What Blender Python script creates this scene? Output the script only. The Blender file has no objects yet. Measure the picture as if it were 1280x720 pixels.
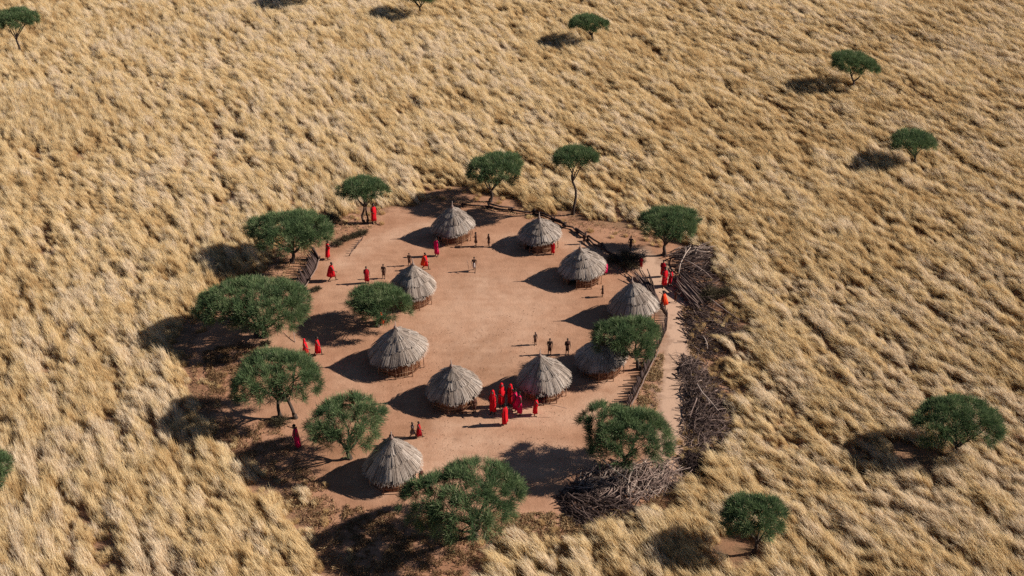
import bpy, bmesh, math, random
import numpy as np
from mathutils import Vector, Matrix
R = math.radians
sc = bpy.context.scene
COL = sc.collection
rng = np.random.default_rng(7)
random.seed(7)

# ------------------------------------------------------------------ camera
F = 1400.0; CX, CY = 640.0, 360.0; H = 52.0; P = R(32.5)
sp, cp = math.sin(P), math.cos(P)
cam = bpy.data.cameras.new("camera"); co = bpy.data.objects.new("camera", cam); COL.objects.link(co)
co.location = (0, 0, H); co.rotation_euler = (R(90) - P, 0, 0)
cam.sensor_width = 36; cam.lens = 36 * F / 1280; cam.clip_start = 0.5; cam.clip_end = 9000
sc.camera = co

def ray(px, py):
    u = (px - CX) / F; v = (py - CY) / F
    return np.array([u, cp - v * sp, -sp - v * cp])
def G(px, py, h=0.0):                       # point at height h seen at a photo pixel
    d = ray(px, py); t = (H - h) / -d[2]
    return np.array([d[0] * t, d[1] * t, h])
def depth(p): return p[1] * cp + (H - p[2]) * sp
def atY(px, py, Y):
    d = ray(px, py); t = Y / d[1]
    return np.array([d[0] * t, Y, H + d[2] * t])
def dep_angle(py): return P + math.atan((py - CY) / F)

# ------------------------------------------------------------------ helpers
def tag(o, label=None, cat=None, group=None, kind=None):
    if label: o['label'] = label
    if cat: o['category'] = cat
    if group: o['group'] = group
    if kind: o['kind'] = kind
    return o
def empty(name, loc, rz=0.0):
    o = bpy.data.objects.new(name, None); COL.objects.link(o)
    o.location = tuple(loc); o.rotation_euler = (0, 0, rz); o.empty_display_size = 0.3
    return o
def link(name, me, mat=None, parent=None, smooth=False):
    o = bpy.data.objects.new(name, me); COL.objects.link(o)
    if mat is not None and len(me.materials) == 0: me.materials.append(mat)
    if parent is not None: o.parent = parent
    if smooth: me.shade_smooth()
    return o
def quads_mesh(name, V, tint=None, extra=None):
    """V: (n,4,3) array -> a mesh of n quads, with a per-quad float attribute"""
    n = V.shape[0]
    me = bpy.data.meshes.new(name)
    me.vertices.add(n * 4); me.vertices.foreach_set("co", V.reshape(-1).astype(np.float32))
    me.loops.add(n * 4); me.loops.foreach_set("vertex_index", np.arange(n * 4, dtype=np.int32))
    me.polygons.add(n); me.polygons.foreach_set("loop_start", np.arange(0, n * 4, 4, dtype=np.int32))
    me.polygons.foreach_set("loop_total", np.full(n, 4, dtype=np.int32))
    if tint is not None:
        a = me.attributes.new("tint", 'FLOAT', 'POINT')
        t = np.asarray(tint, dtype=np.float32)
        a.data.foreach_set("value", np.repeat(t, 4) if t.size == n else t.reshape(-1))
    me.update(); me.validate()
    return me
class MB:
    def __init__(s): s.v = []; s.f = []; s.t = []
    def tube(s, pts, rad, n=6, tint=0.5, cap=True):
        pts = [Vector(p) for p in pts]; m = len(pts)
        if not hasattr(rad, '__len__'): rad = [rad] * m
        b0 = len(s.v)
        for i, p in enumerate(pts):
            d = (pts[min(i + 1, m - 1)] - pts[max(i - 1, 0)]).normalized()
            a = Vector((0, 0, 1)) if abs(d.z) < 0.9 else Vector((1, 0, 0))
            x = d.cross(a).normalized(); y = d.cross(x).normalized()
            for k in range(n):
                an = 2 * math.pi * k / n
                s.v.append(p + (x * math.cos(an) + y * math.sin(an)) * rad[i]); s.t.append(tint)
        for i in range(m - 1):
            for k in range(n):
                a = b0 + i * n + k; b = b0 + i * n + (k + 1) % n
                s.f.append((a, a + n, b + n, b))
        if cap:
            s.f.append(tuple(b0 + k for k in range(n)))
            s.f.append(tuple(b0 + (m - 1) * n + k for k in reversed(range(n))))
    def ball(s, c, r, seg=10, ring=7, tint=0.5):
        c = Vector(c); r = Vector(r if hasattr(r, '__len__') else (r, r, r)); b0 = len(s.v)
        for i in range(ring + 1):
            th = math.pi * (0.02 + 0.96 * i / ring)
            for k in range(seg):
                an = 2 * math.pi * k / seg
                s.v.append(c + Vector((r.x * math.sin(th) * math.cos(an), r.y * math.sin(th) * math.sin(an), r.z * math.cos(th)))); s.t.append(tint)
        for i in range(ring):
            for k in range(seg):
                a = b0 + i * seg + k; b = b0 + i * seg + (k + 1) % seg
                s.f.append((a, a + seg, b + seg, b))
        s.f.append(tuple(b0 + k for k in range(seg))); s.f.append(tuple(b0 + ring * seg + k for k in reversed(range(seg))))
    def mesh(s, name):
        me = bpy.data.meshes.new(name); me.from_pydata([tuple(v) for v in s.v], [], s.f)
        a = me.attributes.new("tint", 'FLOAT', 'POINT'); a.data.foreach_set("value", np.array(s.t, dtype=np.float32))
        me.update(); return me
    def build(s, name, mat, parent=None, smooth=True): return link(name, s.mesh(name), mat, parent, smooth)

def vnoise(x, y, scale, seed, octv=1):
    out = 0; amp = 1; tot = 0
    for o in range(octv):
        g = np.random.default_rng(seed + o * 91).random((256, 256))
        X = np.asarray(x) / scale + 500.3 + o * 17; Y = np.asarray(y) / scale + 500.7 + o * 31
        xi = np.floor(X).astype(int); yi = np.floor(Y).astype(int); fx = X - xi; fy = Y - yi
        fx = fx * fx * (3 - 2 * fx); fy = fy * fy * (3 - 2 * fy)
        a = g[xi % 256, yi % 256]; b = g[(xi + 1) % 256, yi % 256]; c = g[xi % 256, (yi + 1) % 256]; d = g[(xi + 1) % 256, (yi + 1) % 256]
        out = out + amp * ((a * (1 - fx) + b * fx) * (1 - fy) + (c * (1 - fx) + d * fx) * fy); tot += amp
        amp *= 0.5; scale = scale * 0.5
    return out / tot
def poly_sd(x, y, poly):                    # signed distance, positive outside
    P_ = np.asarray(poly); x = np.asarray(x, float); y = np.asarray(y, float)
    dmin = np.full(x.shape, 1e9); ins = np.zeros(x.shape, bool)
    for i in range(len(P_)):
        a = P_[i]; b = P_[(i + 1) % len(P_)]; ab = b - a
        t = np.clip(((x - a[0]) * ab[0] + (y - a[1]) * ab[1]) / (ab @ ab), 0, 1)
        dmin = np.minimum(dmin, np.hypot(x - a[0] - t * ab[0], y - a[1] - t * ab[1]))
        c = (a[1] > y) != (b[1] > y)
        with np.errstate(divide='ignore', invalid='ignore'):
            xx = (b[0] - a[0]) * (y - a[1]) / (b[1] - a[1] + 1e-12) + a[0]
        ins ^= c & (x < xx)
    return np.where(ins, -dmin, dmin)
def line_dist(x, y, pts):
    P_ = np.asarray(pts); dmin = np.full(np.shape(x), 1e9)
    for i in range(len(P_) - 1):
        a = P_[i]; b = P_[i + 1]; ab = b - a
        t = np.clip(((x - a[0]) * ab[0] + (y - a[1]) * ab[1]) / (ab @ ab), 0, 1)
        dmin = np.minimum(dmin, np.hypot(x - a[0] - t * ab[0], y - a[1] - t * ab[1]))
    return dmin
def smooth_closed(pts, it=2):
    for _ in range(it):
        q = []
        for i in range(len(pts)):
            a = pts[i]; b = pts[(i + 1) % len(pts)]
            q += [a * .75 + b * .25, a * .25 + b * .75]
        pts = q
    return pts
def xyl(lst): return [G(a, b)[:2] for a, b in lst]

# ------------------------------------------------------------------ materials
def newmat(name):
    m = bpy.data.materials.new(name); m.use_nodes = True; nt = m.node_tree; nt.nodes.clear()
    out = nt.nodes.new('ShaderNodeOutputMaterial'); return m, nt, out
def ramp(nt, fac, stops):
    r = nt.nodes.new('ShaderNodeValToRGB'); e = r.color_ramp.elements
    while len(e) < len(stops): e.new(0.5)
    for i, (p, c) in enumerate(stops): e[i].position = p; e[i].color = (*c, 1)
    nt.links.new(fac, r.inputs[0]); return r.outputs[0]
def noise(nt, scale, detail=4, vec=None, rough=0.5, dist=0.0):
    n = nt.nodes.new('ShaderNodeTexNoise'); n.inputs['Scale'].default_value = scale; n.inputs['Detail'].default_value = detail
    n.inputs['Roughness'].default_value = rough; n.inputs['Distortion'].default_value = dist
    if vec is not None: nt.links.new(vec, n.inputs['Vector'])
    return n.outputs['Fac']
def attr(nt, name, typ='GEOMETRY'):
    a = nt.nodes.new('ShaderNodeAttribute'); a.attribute_name = name; a.attribute_type = typ; return a.outputs['Fac']
def mix(nt, fac, a, b, mode='MIX'):
    m = nt.nodes.new('ShaderNodeMix'); m.data_type = 'RGBA'; m.blend_type = mode
    for s, v in ((m.inputs[0], fac), (m.inputs[6], a), (m.inputs[7], b)):
        if isinstance(v, (int, float)): s.default_value = v
        elif isinstance(v, tuple): s.default_value = (*v, 1)
        else: nt.links.new(v, s)
    return m.outputs[2]
def math_(nt, op, a, b=0.5):
    m = nt.nodes.new('ShaderNodeMath'); m.operation = op
    for s, v in ((m.inputs[0], a), (m.inputs[1], b)):
        if isinstance(v, (int, float)): s.default_value = v
        else: nt.links.new(v, s)
    return m.outputs[0]
def coords(nt, which='Object', scale=(1, 1, 1), rot=(0, 0, 0)):
    t = nt.nodes.new('ShaderNodeTexCoord'); mp = nt.nodes.new('ShaderNodeMapping'); mp.inputs['Scale'].default_value = scale
    mp.inputs['Rotation'].default_value = rot
    nt.links.new(t.outputs[which], mp.inputs[0]); return mp.outputs[0]
def bump(nt, h, strength, dist):
    b = nt.nodes.new('ShaderNodeBump'); b.inputs['Strength'].default_value = strength; b.inputs['Distance'].default_value = dist
    nt.links.new(h, b.inputs['Height']); return b.outputs[0]
def principled(nt, out, col, rough=0.9, nrm=None, spec=0.2):
    b = nt.nodes.new('ShaderNodeBsdfPrincipled')
    if isinstance(col, tuple): b.inputs['Base Color'].default_value = (*col, 1)
    else: nt.links.new(col, b.inputs['Base Color'])
    b.inputs['Roughness'].default_value = rough; b.inputs['Specular IOR Level'].default_value = spec
    if nrm is not None: nt.links.new(nrm, b.inputs['Normal'])
    nt.links.new(b.outputs[0], out.inputs[0]); return b
def leafy(name, stops, tr=0.3, inst=False, trcol=None, tipmix=None):
    m, nt, out = newmat(name)
    t = attr(nt, 'tint', 'INSTANCER' if inst else 'GEOMETRY')
    c = ramp(nt, t, stops)
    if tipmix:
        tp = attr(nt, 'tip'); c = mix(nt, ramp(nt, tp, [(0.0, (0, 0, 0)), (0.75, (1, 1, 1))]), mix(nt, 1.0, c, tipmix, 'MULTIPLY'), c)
    if inst: c = mix(nt, 1.0, c, ramp(nt, attr(nt, 'blade'), [(0, (.66, .57, .46)), (.5, (.98, .96, .93)), (1, (1.12, 1.12, 1.14))]), 'MULTIPLY')
    d = nt.nodes.new('ShaderNodeBsdfDiffuse'); tl = nt.nodes.new('ShaderNodeBsdfTranslucent'); mx = nt.nodes.new('ShaderNodeMixShader')
    nt.links.new(c, d.inputs[0]); nt.links.new(c, tl.inputs[0]); mx.inputs[0].default_value = tr
    nt.links.new(d.outputs[0], mx.inputs[1]); nt.links.new(tl.outputs[0], mx.inputs[2]); nt.links.new(mx.outputs[0], out.inputs[0])
    return m
M = {}
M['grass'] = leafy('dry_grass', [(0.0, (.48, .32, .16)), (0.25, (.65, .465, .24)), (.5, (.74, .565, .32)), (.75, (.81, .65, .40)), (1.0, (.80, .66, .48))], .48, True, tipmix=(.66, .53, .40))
M['litter'] = leafy('dry_litter', [(0.0, (.13, .06, .035)), (.5, (.30, .18, .09)), (1.0, (.50, .36, .20))], .2)
M['leaf'] = leafy('acacia_leaves', [(0.0, (.055, .085, .045)), (.35, (.098, .148, .064)), (.7, (.158, .212, .090)), (.92, (.25, .28, .14)), (1.0, (.38, .34, .22))], .22)
M['bushleaf'] = leafy('thorn_bush_twigs', [(0.0, (.05, .035, .025)), (.6, (.10, .085, .05)), (1.0, (.2, .15, .09))], .15)

def wood(name, stops, rough=.9):
    m, nt, out = newmat(name); t = attr(nt, 'tint')
    c = ramp(nt, t, stops); n = noise(nt, 14, 5, coords(nt, 'Object', (1, 1, .35)))
    c = mix(nt, .55, c, ramp(nt, n, [(.3, (.35, .33, .32)), (.7, (1, 1, 1))]), 'MULTIPLY')
    principled(nt, out, c, rough, bump(nt, n, .6, .03)); return m
M['bark'] = wood('acacia_bark', [(0, (.045, .028, .022)), (1, (.11, .078, .06))])
M['stick'] = wood('dead_branches', [(0, (.035, .02, .018)), (.5, (.11, .07, .06)), (.85, (.32, .22, .18)), (1, (.55, .42, .34))])
M['post'] = wood('hut_poles', [(0, (.09, .04, .03)), (.5, (.22, .11, .07)), (1, (.42, .26, .16))])
M['wallsticks'] = wood('hut_wall_reeds', [(0, (.16, .06, .035)), (.5, (.36, .17, .09)), (1, (.55, .32, .18))])
m, nt, out = newmat('hut_mud'); n = noise(nt, 6, 5)
principled(nt, out, ramp(nt, n, [(.3, (.16, .07, .045)), (.7, (.28, .14, .085))]), .95, bump(nt, n, .5, .04)); M['mud'] = m
m, nt, out = newmat('grey_thatch'); t = attr(nt, 'tint'); n = noise(nt, 9, 6, coords(nt, 'Object', (1, 1, .4)), .7); n2 = noise(nt, 1.1, 3)
c = ramp(nt, t, [(0, (.13, .095, .075)), (.35, (.33, .262, .215)), (.7, (.46, .38, .32)), (1, (.60, .515, .45))])
c = mix(nt, .7, c, ramp(nt, n, [(.3, (.55, .5, .47)), (.62, (1, 1, 1))]), 'MULTIPLY')
c = mix(nt, .6, c, ramp(nt, n2, [(.35, (.72, .68, .66)), (.65, (1, 1, .98))]), 'MULTIPLY')
principled(nt, out, c, .95, bump(nt, n, .7, .04), .1); M['thatch'] = m
def cloth(name, c1, c2):
    m, nt, out = newmat(name); n = noise(nt, 7, 3)
    w = nt.nodes.new('ShaderNodeTexChecker'); w.inputs['Scale'].default_value = 9
    c = ramp(nt, n, [(.35, c1), (.65, c2)])
    principled(nt, out, c, .85, bump(nt, n, .3, .02), .1); return m
M['red'] = cloth('red_cloth', (.50, .007, .014), (.64, .014, .022))
M['darkred'] = cloth('dark_red_cloth', (.30, .006, .012), (.42, .01, .02))
M['orange'] = cloth('orange_red_cloth', (.70, .03, .012), (.80, .09, .02))
M['pink'] = cloth('magenta_cloth', (.50, .006, .055), (.62, .015, .10))
M['brown'] = cloth('brown_cloth', (.05, .022, .018), (.11, .045, .03))
M['grey'] = cloth('grey_cloth', (.10, .08, .10), (.2, .17, .18))
M['white'] = cloth('pale_cloth', (.5, .38, .34), (.66, .56, .5))
m, nt, out = newmat('dark_skin'); principled(nt, out, (.06, .028, .018), .55, None, .4); M['skin'] = m
m, nt, out = newmat('black_hair'); principled(nt, out, (.012, .009, .008), .9); M['hair'] = m
m, nt, out = newmat('eye_white'); principled(nt, out, (.7, .66, .6), .3); M['eye'] = m
m, nt, out = newmat('pupil'); principled(nt, out, (.01, .008, .006), .2); M['pupil'] = m

# ------------------------------------------------------------------ layout of the clearing
clear_px = [(470, 266), (500, 258), (530, 249), (565, 241), (600, 243), (640, 250), (680, 262), (715, 272), (760, 284), (800, 292),
            (850, 303), (893, 308), (905, 330), (893, 358), (905, 385), (922, 410), (900, 450), (912, 490), (916, 530), (892, 556), (872, 580), (862, 612),
            (835, 640), (790, 655), (740, 668), (690, 672), (655, 680), (630, 700), (600, 730), (560, 760), (470, 760), (428, 728), (412, 690),
            (402, 655), (385, 630), (345, 606), (312, 578), (288, 548), (262, 520), (252, 490), (236, 462), (238, 432), (246, 405), (270, 372),
            (318, 345), (345, 322), (380, 290), (425, 268)]
clear = smooth_closed(xyl(clear_px), 1)
track = xyl([(800, 318), (822, 345), (838, 375), (850, 410), (850, 450), (842, 500), (842, 550), (840, 590), (800, 600)])

# ground -----------------------------------------------------------
def soil_nodes(nt, red=1.0):
    v = coords(nt, 'Object')
    n1 = noise(nt, .12, 5, v, .55); n2 = noise(nt, .9, 6, v, .6); n3 = noise(nt, 7, 6, v, .7)
    c = ramp(nt, n1, [(.3, (.335, .17, .096)), (.5, (.43, .228, .138)), (.72, (.51, .295, .188))])
    c = mix(nt, .55, c, ramp(nt, n2, [(.32, (.66, .61, .57)), (.62, (1, 1, 1))]), 'MULTIPLY')
    c = mix(nt, .35, c, ramp(nt, n3, [(.35, (.72, .68, .66)), (.6, (1, 1, 1))]), 'MULTIPLY')
    hh = math_(nt, 'ADD', math_(nt, 'MULTIPLY', n2, .6), math_(nt, 'MULTIPLY', n3, .35))
    return c, hh, v, n2, n3
m, nt, out = newmat('savanna_soil'); c, hh, v, n2, n3 = soil_nodes(nt)
c = mix(nt, ramp(nt, n2, [(.4, (.25, .25, .25)), (.6, (.9, .9, .9))]), c, mix(nt, n3, (.11, .06, .035), (.27, .165, .085)))
principled(nt, out, c, .95, bump(nt, hh, .8, .15), .1); M['soil'] = m
m, nt, out = newmat('trodden_earth'); c, hh, v, n2, n3 = soil_nodes(nt)
# small dark droppings, pebbles and footprints trodden into the earth
vo = nt.nodes.new('ShaderNodeTexVoronoi'); vo.inputs['Scale'].default_value = 2.3; nt.links.new(v, vo.inputs['Vector'])
sp_ = ramp(nt, vo.outputs['Distance'], [(.05, (.55, .5, .48)), (.13, (1, 1, 1))])
c = mix(nt, ramp(nt, noise(nt, .25, 3, v), [(.48, (0, 0, 0)), (.62, (.55, .55, .55))]), c, mix(nt, 1.0, c, sp_, 'MULTIPLY'))
wn = math_(nt, 'MULTIPLY', attr(nt, 'worn'), ramp(nt, noise(nt, .6, 5, v, .65), [(.3, (.15, .15, .15)), (.65, (1, 1, 1))])); c = mix(nt, math_(nt, 'MULTIPLY', wn, .7), c, (.57, .36, .245))
w = nt.nodes.new('ShaderNodeTexWave'); w.inputs['Scale'].default_value = .35; w.inputs['Distortion'].default_value = 6; w.bands_direction = 'Y'
nt.links.new(v, w.inputs['Vector'])
c = mix(nt, .18, c, ramp(nt, w.outputs['Fac'], [(.2, (.82, .78, .75)), (.7, (1, 1, 1))]), 'MULTIPLY')
e = attr(nt, 'edge'); ee = math_(nt, 'ADD', e, math_(nt, 'MULTIPLY', math_(nt, 'SUBTRACT', n2, .5), 1.6))
pb = principled(nt, out, c, .95, bump(nt, hh, .7, .12), .1)
tr_ = nt.nodes.new('ShaderNodeBsdfTransparent'); mx = nt.nodes.new('ShaderNodeMixShader')
nt.links.new(ramp(nt, ee, [(.3, (0, 0, 0)), (.7, (1, 1, 1))]), mx.inputs[0]); nt.links.new(tr_.outputs[0], mx.inputs[1]); nt.links.new(pb.outputs[0], mx.inputs[2]); nt.links.new(mx.outputs[0], out.inputs[0])
M['earth'] = m
m, nt, out = newmat('track_dust'); c, hh, v, n2, n3 = soil_nodes(nt)
c = mix(nt, .82, c, (.53, .345, .24))
e = attr(nt, 'edge'); ee = math_(nt, 'ADD', e, math_(nt, 'MULTIPLY', math_(nt, 'SUBTRACT', n2, .5), 1.8))
pb = principled(nt, out, c, .95, bump(nt, hh, .6, .08), .1)
tr_ = nt.nodes.new('ShaderNodeBsdfTransparent'); mx = nt.nodes.new('ShaderNodeMixShader')
nt.links.new(ramp(nt, ee, [(.2, (0, 0, 0)), (.9, (1, 1, 1))]), mx.inputs[0]); nt.links.new(tr_.outputs[0], mx.inputs[1]); nt.links.new(pb.outputs[0], mx.inputs[2]); nt.links.new(mx.outputs[0], out.inputs[0])
M['track'] = m

def grid_mesh(name, xs, ys, z, keep=None, edge=None):
    X, Y = np.meshgrid(xs, ys); nx, ny = len(xs), len(ys)
    vv = np.stack([X.ravel(), Y.ravel(), np.full(X.size, z)], 1)
    i, j = np.meshgrid(np.arange(nx - 1), np.arange(ny - 1)); a = (j * nx + i).ravel()
    f = np.stack([a, a + 1, a + 1 + nx, a + nx], 1)
    if keep is not None:
        k = keep(vv[:, 0], vv[:, 1]); f = f[k[f].any(1)]
        used = np.unique(f); mp = -np.ones(len(vv), int); mp[used] = np.arange(len(used)); vv = vv[used]; f = mp[f]
    me = bpy.data.meshes.new(name); me.from_pydata(vv.tolist(), [], f.tolist())
    if edge is not None:
        at = me.attributes.new("edge", 'FLOAT', 'POINT'); at.data.foreach_set("value", edge(vv[:, 0], vv[:, 1]).astype(np.float32))
    me.update(); return me
g = link('ground', grid_mesh('ground', np.linspace(-3000, 3000, 25), np.linspace(-2500, 3500, 25), 0.0), M['soil']); tag(g, kind='structure')
cl = np.array(clear); x0, y0 = cl.min(0) - 3; x1, y1 = cl.max(0) + 3
WORN = [xyl([(425, 330), (470, 300), (540, 282)]), xyl([(450, 590), (520, 560), (600, 552), (700, 565), (770, 600)]), xyl([(470, 610), (540, 585), (620, 575), (690, 588)]), xyl([(600, 345), (610, 400), (590, 430)]), xyl([(640, 300), (700, 300), (800, 330)]), xyl([(560, 530), (640, 520), (730, 520), (770, 480)])]
e_ = link('trodden_earth', grid_mesh('trodden_earth', np.arange(x0, x1, .5), np.arange(y0, y1, .5), 0.004,
          lambda x, y: poly_sd(x, y, cl) < 1.5, lambda x, y: np.clip(.5 - poly_sd(x, y, cl) / 2.4, 0, 1)), M['earth']); tag(e_, kind='structure')
_c = np.array([v.co[:2] for v in e_.data.vertices]); _w = np.zeros(len(_c))
for q_ in WORN: _w = np.maximum(_w, np.clip(1.3 - line_dist(_c[:, 0], _c[:, 1], q_) / 1.3, 0, 1))
_w = np.maximum(_w, np.clip(1.2 - np.hypot(_c[:, 0] - G(610, 400)[0], (_c[:, 1] - G(610, 400)[1]) * .8) / 7.5, 0, .75))
_a = e_.data.attributes.new('worn', 'FLOAT', 'POINT'); _a.data.foreach_set('value', _w.astype(np.float32))
tr = np.array(track); x0, y0 = tr.min(0) - 3; x1, y1 = tr.max(0) + 3
t_ = link('dirt_track', grid_mesh('dirt_track', np.arange(x0, x1, .3), np.arange(y0, y1, .3), 0.008,
          lambda x, y: line_dist(x, y, tr) < 2.3, lambda x, y: np.clip(1.3 - line_dist(x, y, tr) / 1.7, 0, 1)), M['track']); tag(t_, kind='structure')

# ------------------------------------------------------------------ trees
trunk_spots = []
# (base px, crown centre px, half w, half h, kind, label)
TREES = [
 ((25, 70), (19, 26), 29, 13, 'u', 'umbrella acacia cut by the left edge high in the photo, several thin fanned limbs'),
 ((380, 8), (389, -22), 26, 12, 'u', 'acacia cut off by the top edge, only its thin trunk foot and shadow showing'),
 ((528, 22), (523, -5), 26, 9, 'u', 'acacia at the top edge with forked trunk and only the underside of its crown showing'),
 ((740, 56), (735, 31), 25, 10, 'u', 'small flat-topped acacia, bent forked trunk, alone in the far grass, top centre'),
 ((1065, 112), (1067, 81), 30, 14, 'r', 'flat acacia in the upper right grass, its crown tilting down to the right'),
 ((1143, 208), (1140, 179), 30, 14, 'u', 'low acacia alone in the grass near the right edge, upper part'),
 ((455, 279), (453, 237), 30, 14, 'u', 'small round-topped acacia, twin thin trunks, beside a person in red'),
 ((613, 252), (620, 211), 36, 18, 'd', 'dense dark acacia at the back edge of the clearing above the rail fence'),
 ((716, 268), (719, 199), 27, 14, 'u', 'tallest slimmest acacia, small crown on a long bare forked trunk behind the clearing'),
 ((830, 319), (836, 280), 43, 19, 'd', 'wide domed acacia by the brush pile at the upper right of the clearing'),
 ((365, 328), (362, 289), 52, 25, 'd', 'broad acacia with one stout trunk at the upper left edge of the clearing'),
 ((326, 421), (320, 380), 75, 34, 'd', 'largest widest acacia on the left, flat spreading crown over two trunks'),
 ((472, 408), (472, 379), 39, 23, 'd', 'bushy acacia inside the clearing, standing between two huts on the left'),
 ((360, 522), (347, 471), 56, 34, 'v', 'acacia with two splayed crooked trunks at the left edge, below the widest tree'),
 ((437, 573), (433, 528), 49, 34, 'o', 'open thin-crowned acacia with branches showing, left of the nearest hut'),
 ((594, 672), (583, 624), 81, 48, 'o', 'nearest biggest acacia at the bottom of the clearing with a hole in its crown'),
 ((778, 583), (781, 543), 58, 37, 'd', 'dense acacia beside the pale brush pile at the lower right of the clearing'),
 ((799, 462), (783, 422), 43, 24, 'l', 'acacia leaning over a hut roof on the right, inside the stake fence'),
 ((1193, 568), (1196, 527), 54, 31, 'd', 'lone broad acacia in the grass at the lower right'),
 ((942, 692), (942, 647), 38, 28, 'd', 'small lone acacia in the grass near the bottom edge, right of centre'),
 ((-26, 628), (-24, 589), 36, 24, 'd', 'acacia mostly outside the left edge, only its crown tip showing low down'),
]
def make_tree(i, base, crown, hw, hh, kind, label):
    r = np.random.default_rng(100 + i); rnd = random.Random(100 + i)
    B = G(*base); z = depth(B); th = dep_angle(crown[1])
    C = atY(crown[0], crown[1], B[1]); off = C - B
    z2 = depth(C); rx = .95 * hw * z2 / F
    hhm = hh * z2 / F
    ry = min(rx * 1.0, .88 * hhm / math.sin(th)); 
    rz = math.sqrt(max((hhm ** 2 - (ry * math.sin(th)) ** 2), (.38 * hhm) ** 2)) / math.cos(th)
    rz = min(rz, rx * .6, off[2] * .8)
    t = empty('acacia_tree', B); tag(t, label, 'tree', 'acacia trees standing in and around the clearing')
    trunk_spots.append((B[0], B[1]))
    cc = Vector(off); cc.z -= (.35 if kind not in 'ur' else .05) * rz; rz *= 1.3 if kind not in 'ur' else 1.0; ry *= 1.0 if kind not in 'ur' else .92
    # ---- limbs
    mb = MB(); R0 = .07 + .035 * rx
    if kind == 'u': R0 = .10 + .02 * rx
    zlo = cc.z - rz * .25                                   # crown underside
    tips = []
    def limb(p0, p1, r0, r1, wob, n=7, tint=.5):
        p0 = Vector(p0); p1 = Vector(p1); pts = []; L = (p1 - p0).length
        a = Vector((rnd.uniform(-1, 1), rnd.uniform(-1, 1), rnd.uniform(-.3, .3))) * wob * L
        b = Vector((rnd.uniform(-1, 1), rnd.uniform(-1, 1), 0)) * wob * L * .5
        for k in range(n):
            s = k / (n - 1); pts.append(p0.lerp(p1, s) + a * math.sin(math.pi * s) + b * math.sin(2 * math.pi * s))
        mb.tube(pts, [r0 + (r1 - r0) * k / (n - 1) for k in range(n)], 7, tint)
        return pts
    if kind == 'v': starts = [(Vector((.55, -.05, -.02)), .8), (Vector((-.6, .1, -.02)), .8)]
    elif i in (11,): starts = [(Vector((.3, 0, -.02)), 1), (Vector((-.35, .1, -.02)), .8)]
    elif i in (6,): starts = [(Vector((.0, 0, -.02)), .8), (Vector((.32, .1, -.02)), .7)]
    else: starts = [(Vector((0, 0, -.02)), 1)]
    for (s0, rs) in starts:
        fork = {'u': .5, 'd': .38, 'o': .3, 'v': .5, 'r': .35, 'l': .45}[kind]
        if i == 8: fork = .62
        lean = Vector((cc.x * fork * .8 + rnd.uniform(-.2, .2), rnd.uniform(-.15, .15), zlo * fork))
        if kind == 'l': lean = Vector((cc.x * .25, 0, zlo * fork))
        if kind == 'v': lean = Vector((cc.x * fork * (.9 if s0.x > 0 else 1.3), .1, zlo * fork))
        # flared foot
        mb.tube([s0 - Vector((0, 0, .05)), s0 + Vector((0, 0, .12)), s0 + Vector((0, 0, .35))], [R0 * rs * 1.7, R0 * rs * 1.25, R0 * rs], 8)
        p = limb(s0, s0 * .6 + lean, R0 * rs, R0 * rs * .78, .10 if kind != 'v' else .22, 8)
        tr0 = p[-1]
        nl = {'u': 5, 'd': 5, 'o': 6, 'v': 4, 'r': 4, 'l': 5}[kind]
        a0 = rnd.uniform(0, 6.28)
        for k in range(nl):
            an = a0 + 6.283 * k / nl + rnd.uniform(-.3, .3); rr = rnd.uniform(.35, .62)
            e1 = Vector((cc.x + rx * rr * math.cos(an), cc.y + ry * rr * math.sin(an), cc.z - rz * .15 + rnd.uniform(-.1, .15) * rz))
            mid = tr0.lerp(e1, .5) + Vector((0, 0, -.08 * rz))
            q = limb(tr0, e1, R0 * rs * .55, R0 * rs * .22, .10, 7)
            for kk in range(5):
                an2 = an + rnd.uniform(-.9, .9); rr2 = rnd.uniform(.55, .93)
                e2 = Vector((cc.x + rx * rr2 * math.cos(an2), cc.y + ry * rr2 * math.sin(an2), cc.z + rz * (.55 * math.sqrt(max(0, 1 - rr2 ** 2)) + .02)))
                q2 = limb(q[rnd.randint(3, 6)], e2, R0 * .2, R0 * .06, .09, 5)
                for k3 in range(3):
                    e3 = e2 + Vector((rnd.uniform(-.7, .7), rnd.uniform(-.7, .7), rnd.uniform(0, .35)))
                    limb(q2[rnd.randint(2, 4)], e3, R0 * .07, .012, .08, 4)
    mb.build('trunk', M['bark'], t)
    # ---- crown: many sprays of small leaves on an uneven dome
    holes = []
    if i == 14: holes = [(0, .1, .28)]
    if i == 15: holes = [(-.22, -.02, .2), (.05, -.2, .13)]
    area = rx * ry
    ncl = int(np.clip(area * 26, 120, 700)); 
    if kind == 'o': ncl = int(ncl * .8)
    lob = [(r.uniform(0, 6.28), r.uniform(.05, .13)) for _ in range(3)]
    P_ = []; N_ = []; S_ = []
    k = 0
    while len(P_) < ncl and k < 20000:
        k += 1
        a = r.uniform(0, 2 * np.pi); q = math.sqrt(r.uniform(0, 1))
        ed = 1 + sum(am * math.cos((j + 2) * a + ph) for j, (ph, am) in enumerate(lob))
        x = q * math.cos(a); y = q * math.sin(a)
        if vnoise(np.array([x * 3 + i * 7]), np.array([y * 3]), 1.0, 50 + i)[0] < (.0 if kind != 'o' else .13) and q < .9: continue
        if any((x - hx) ** 2 + (y - hy) ** 2 < hr ** 2 for hx, hy, hr in holes): continue
        dome = math.sqrt(max(0, 1 - q ** 2.4))
        lay = r.uniform(0, 1)
        zz = rz * ((dome * .95 - .05) if lay < .72 else (r.uniform(-.35, .7) * dome - .08)) + r.uniform(-.1, .1) * rz
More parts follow.
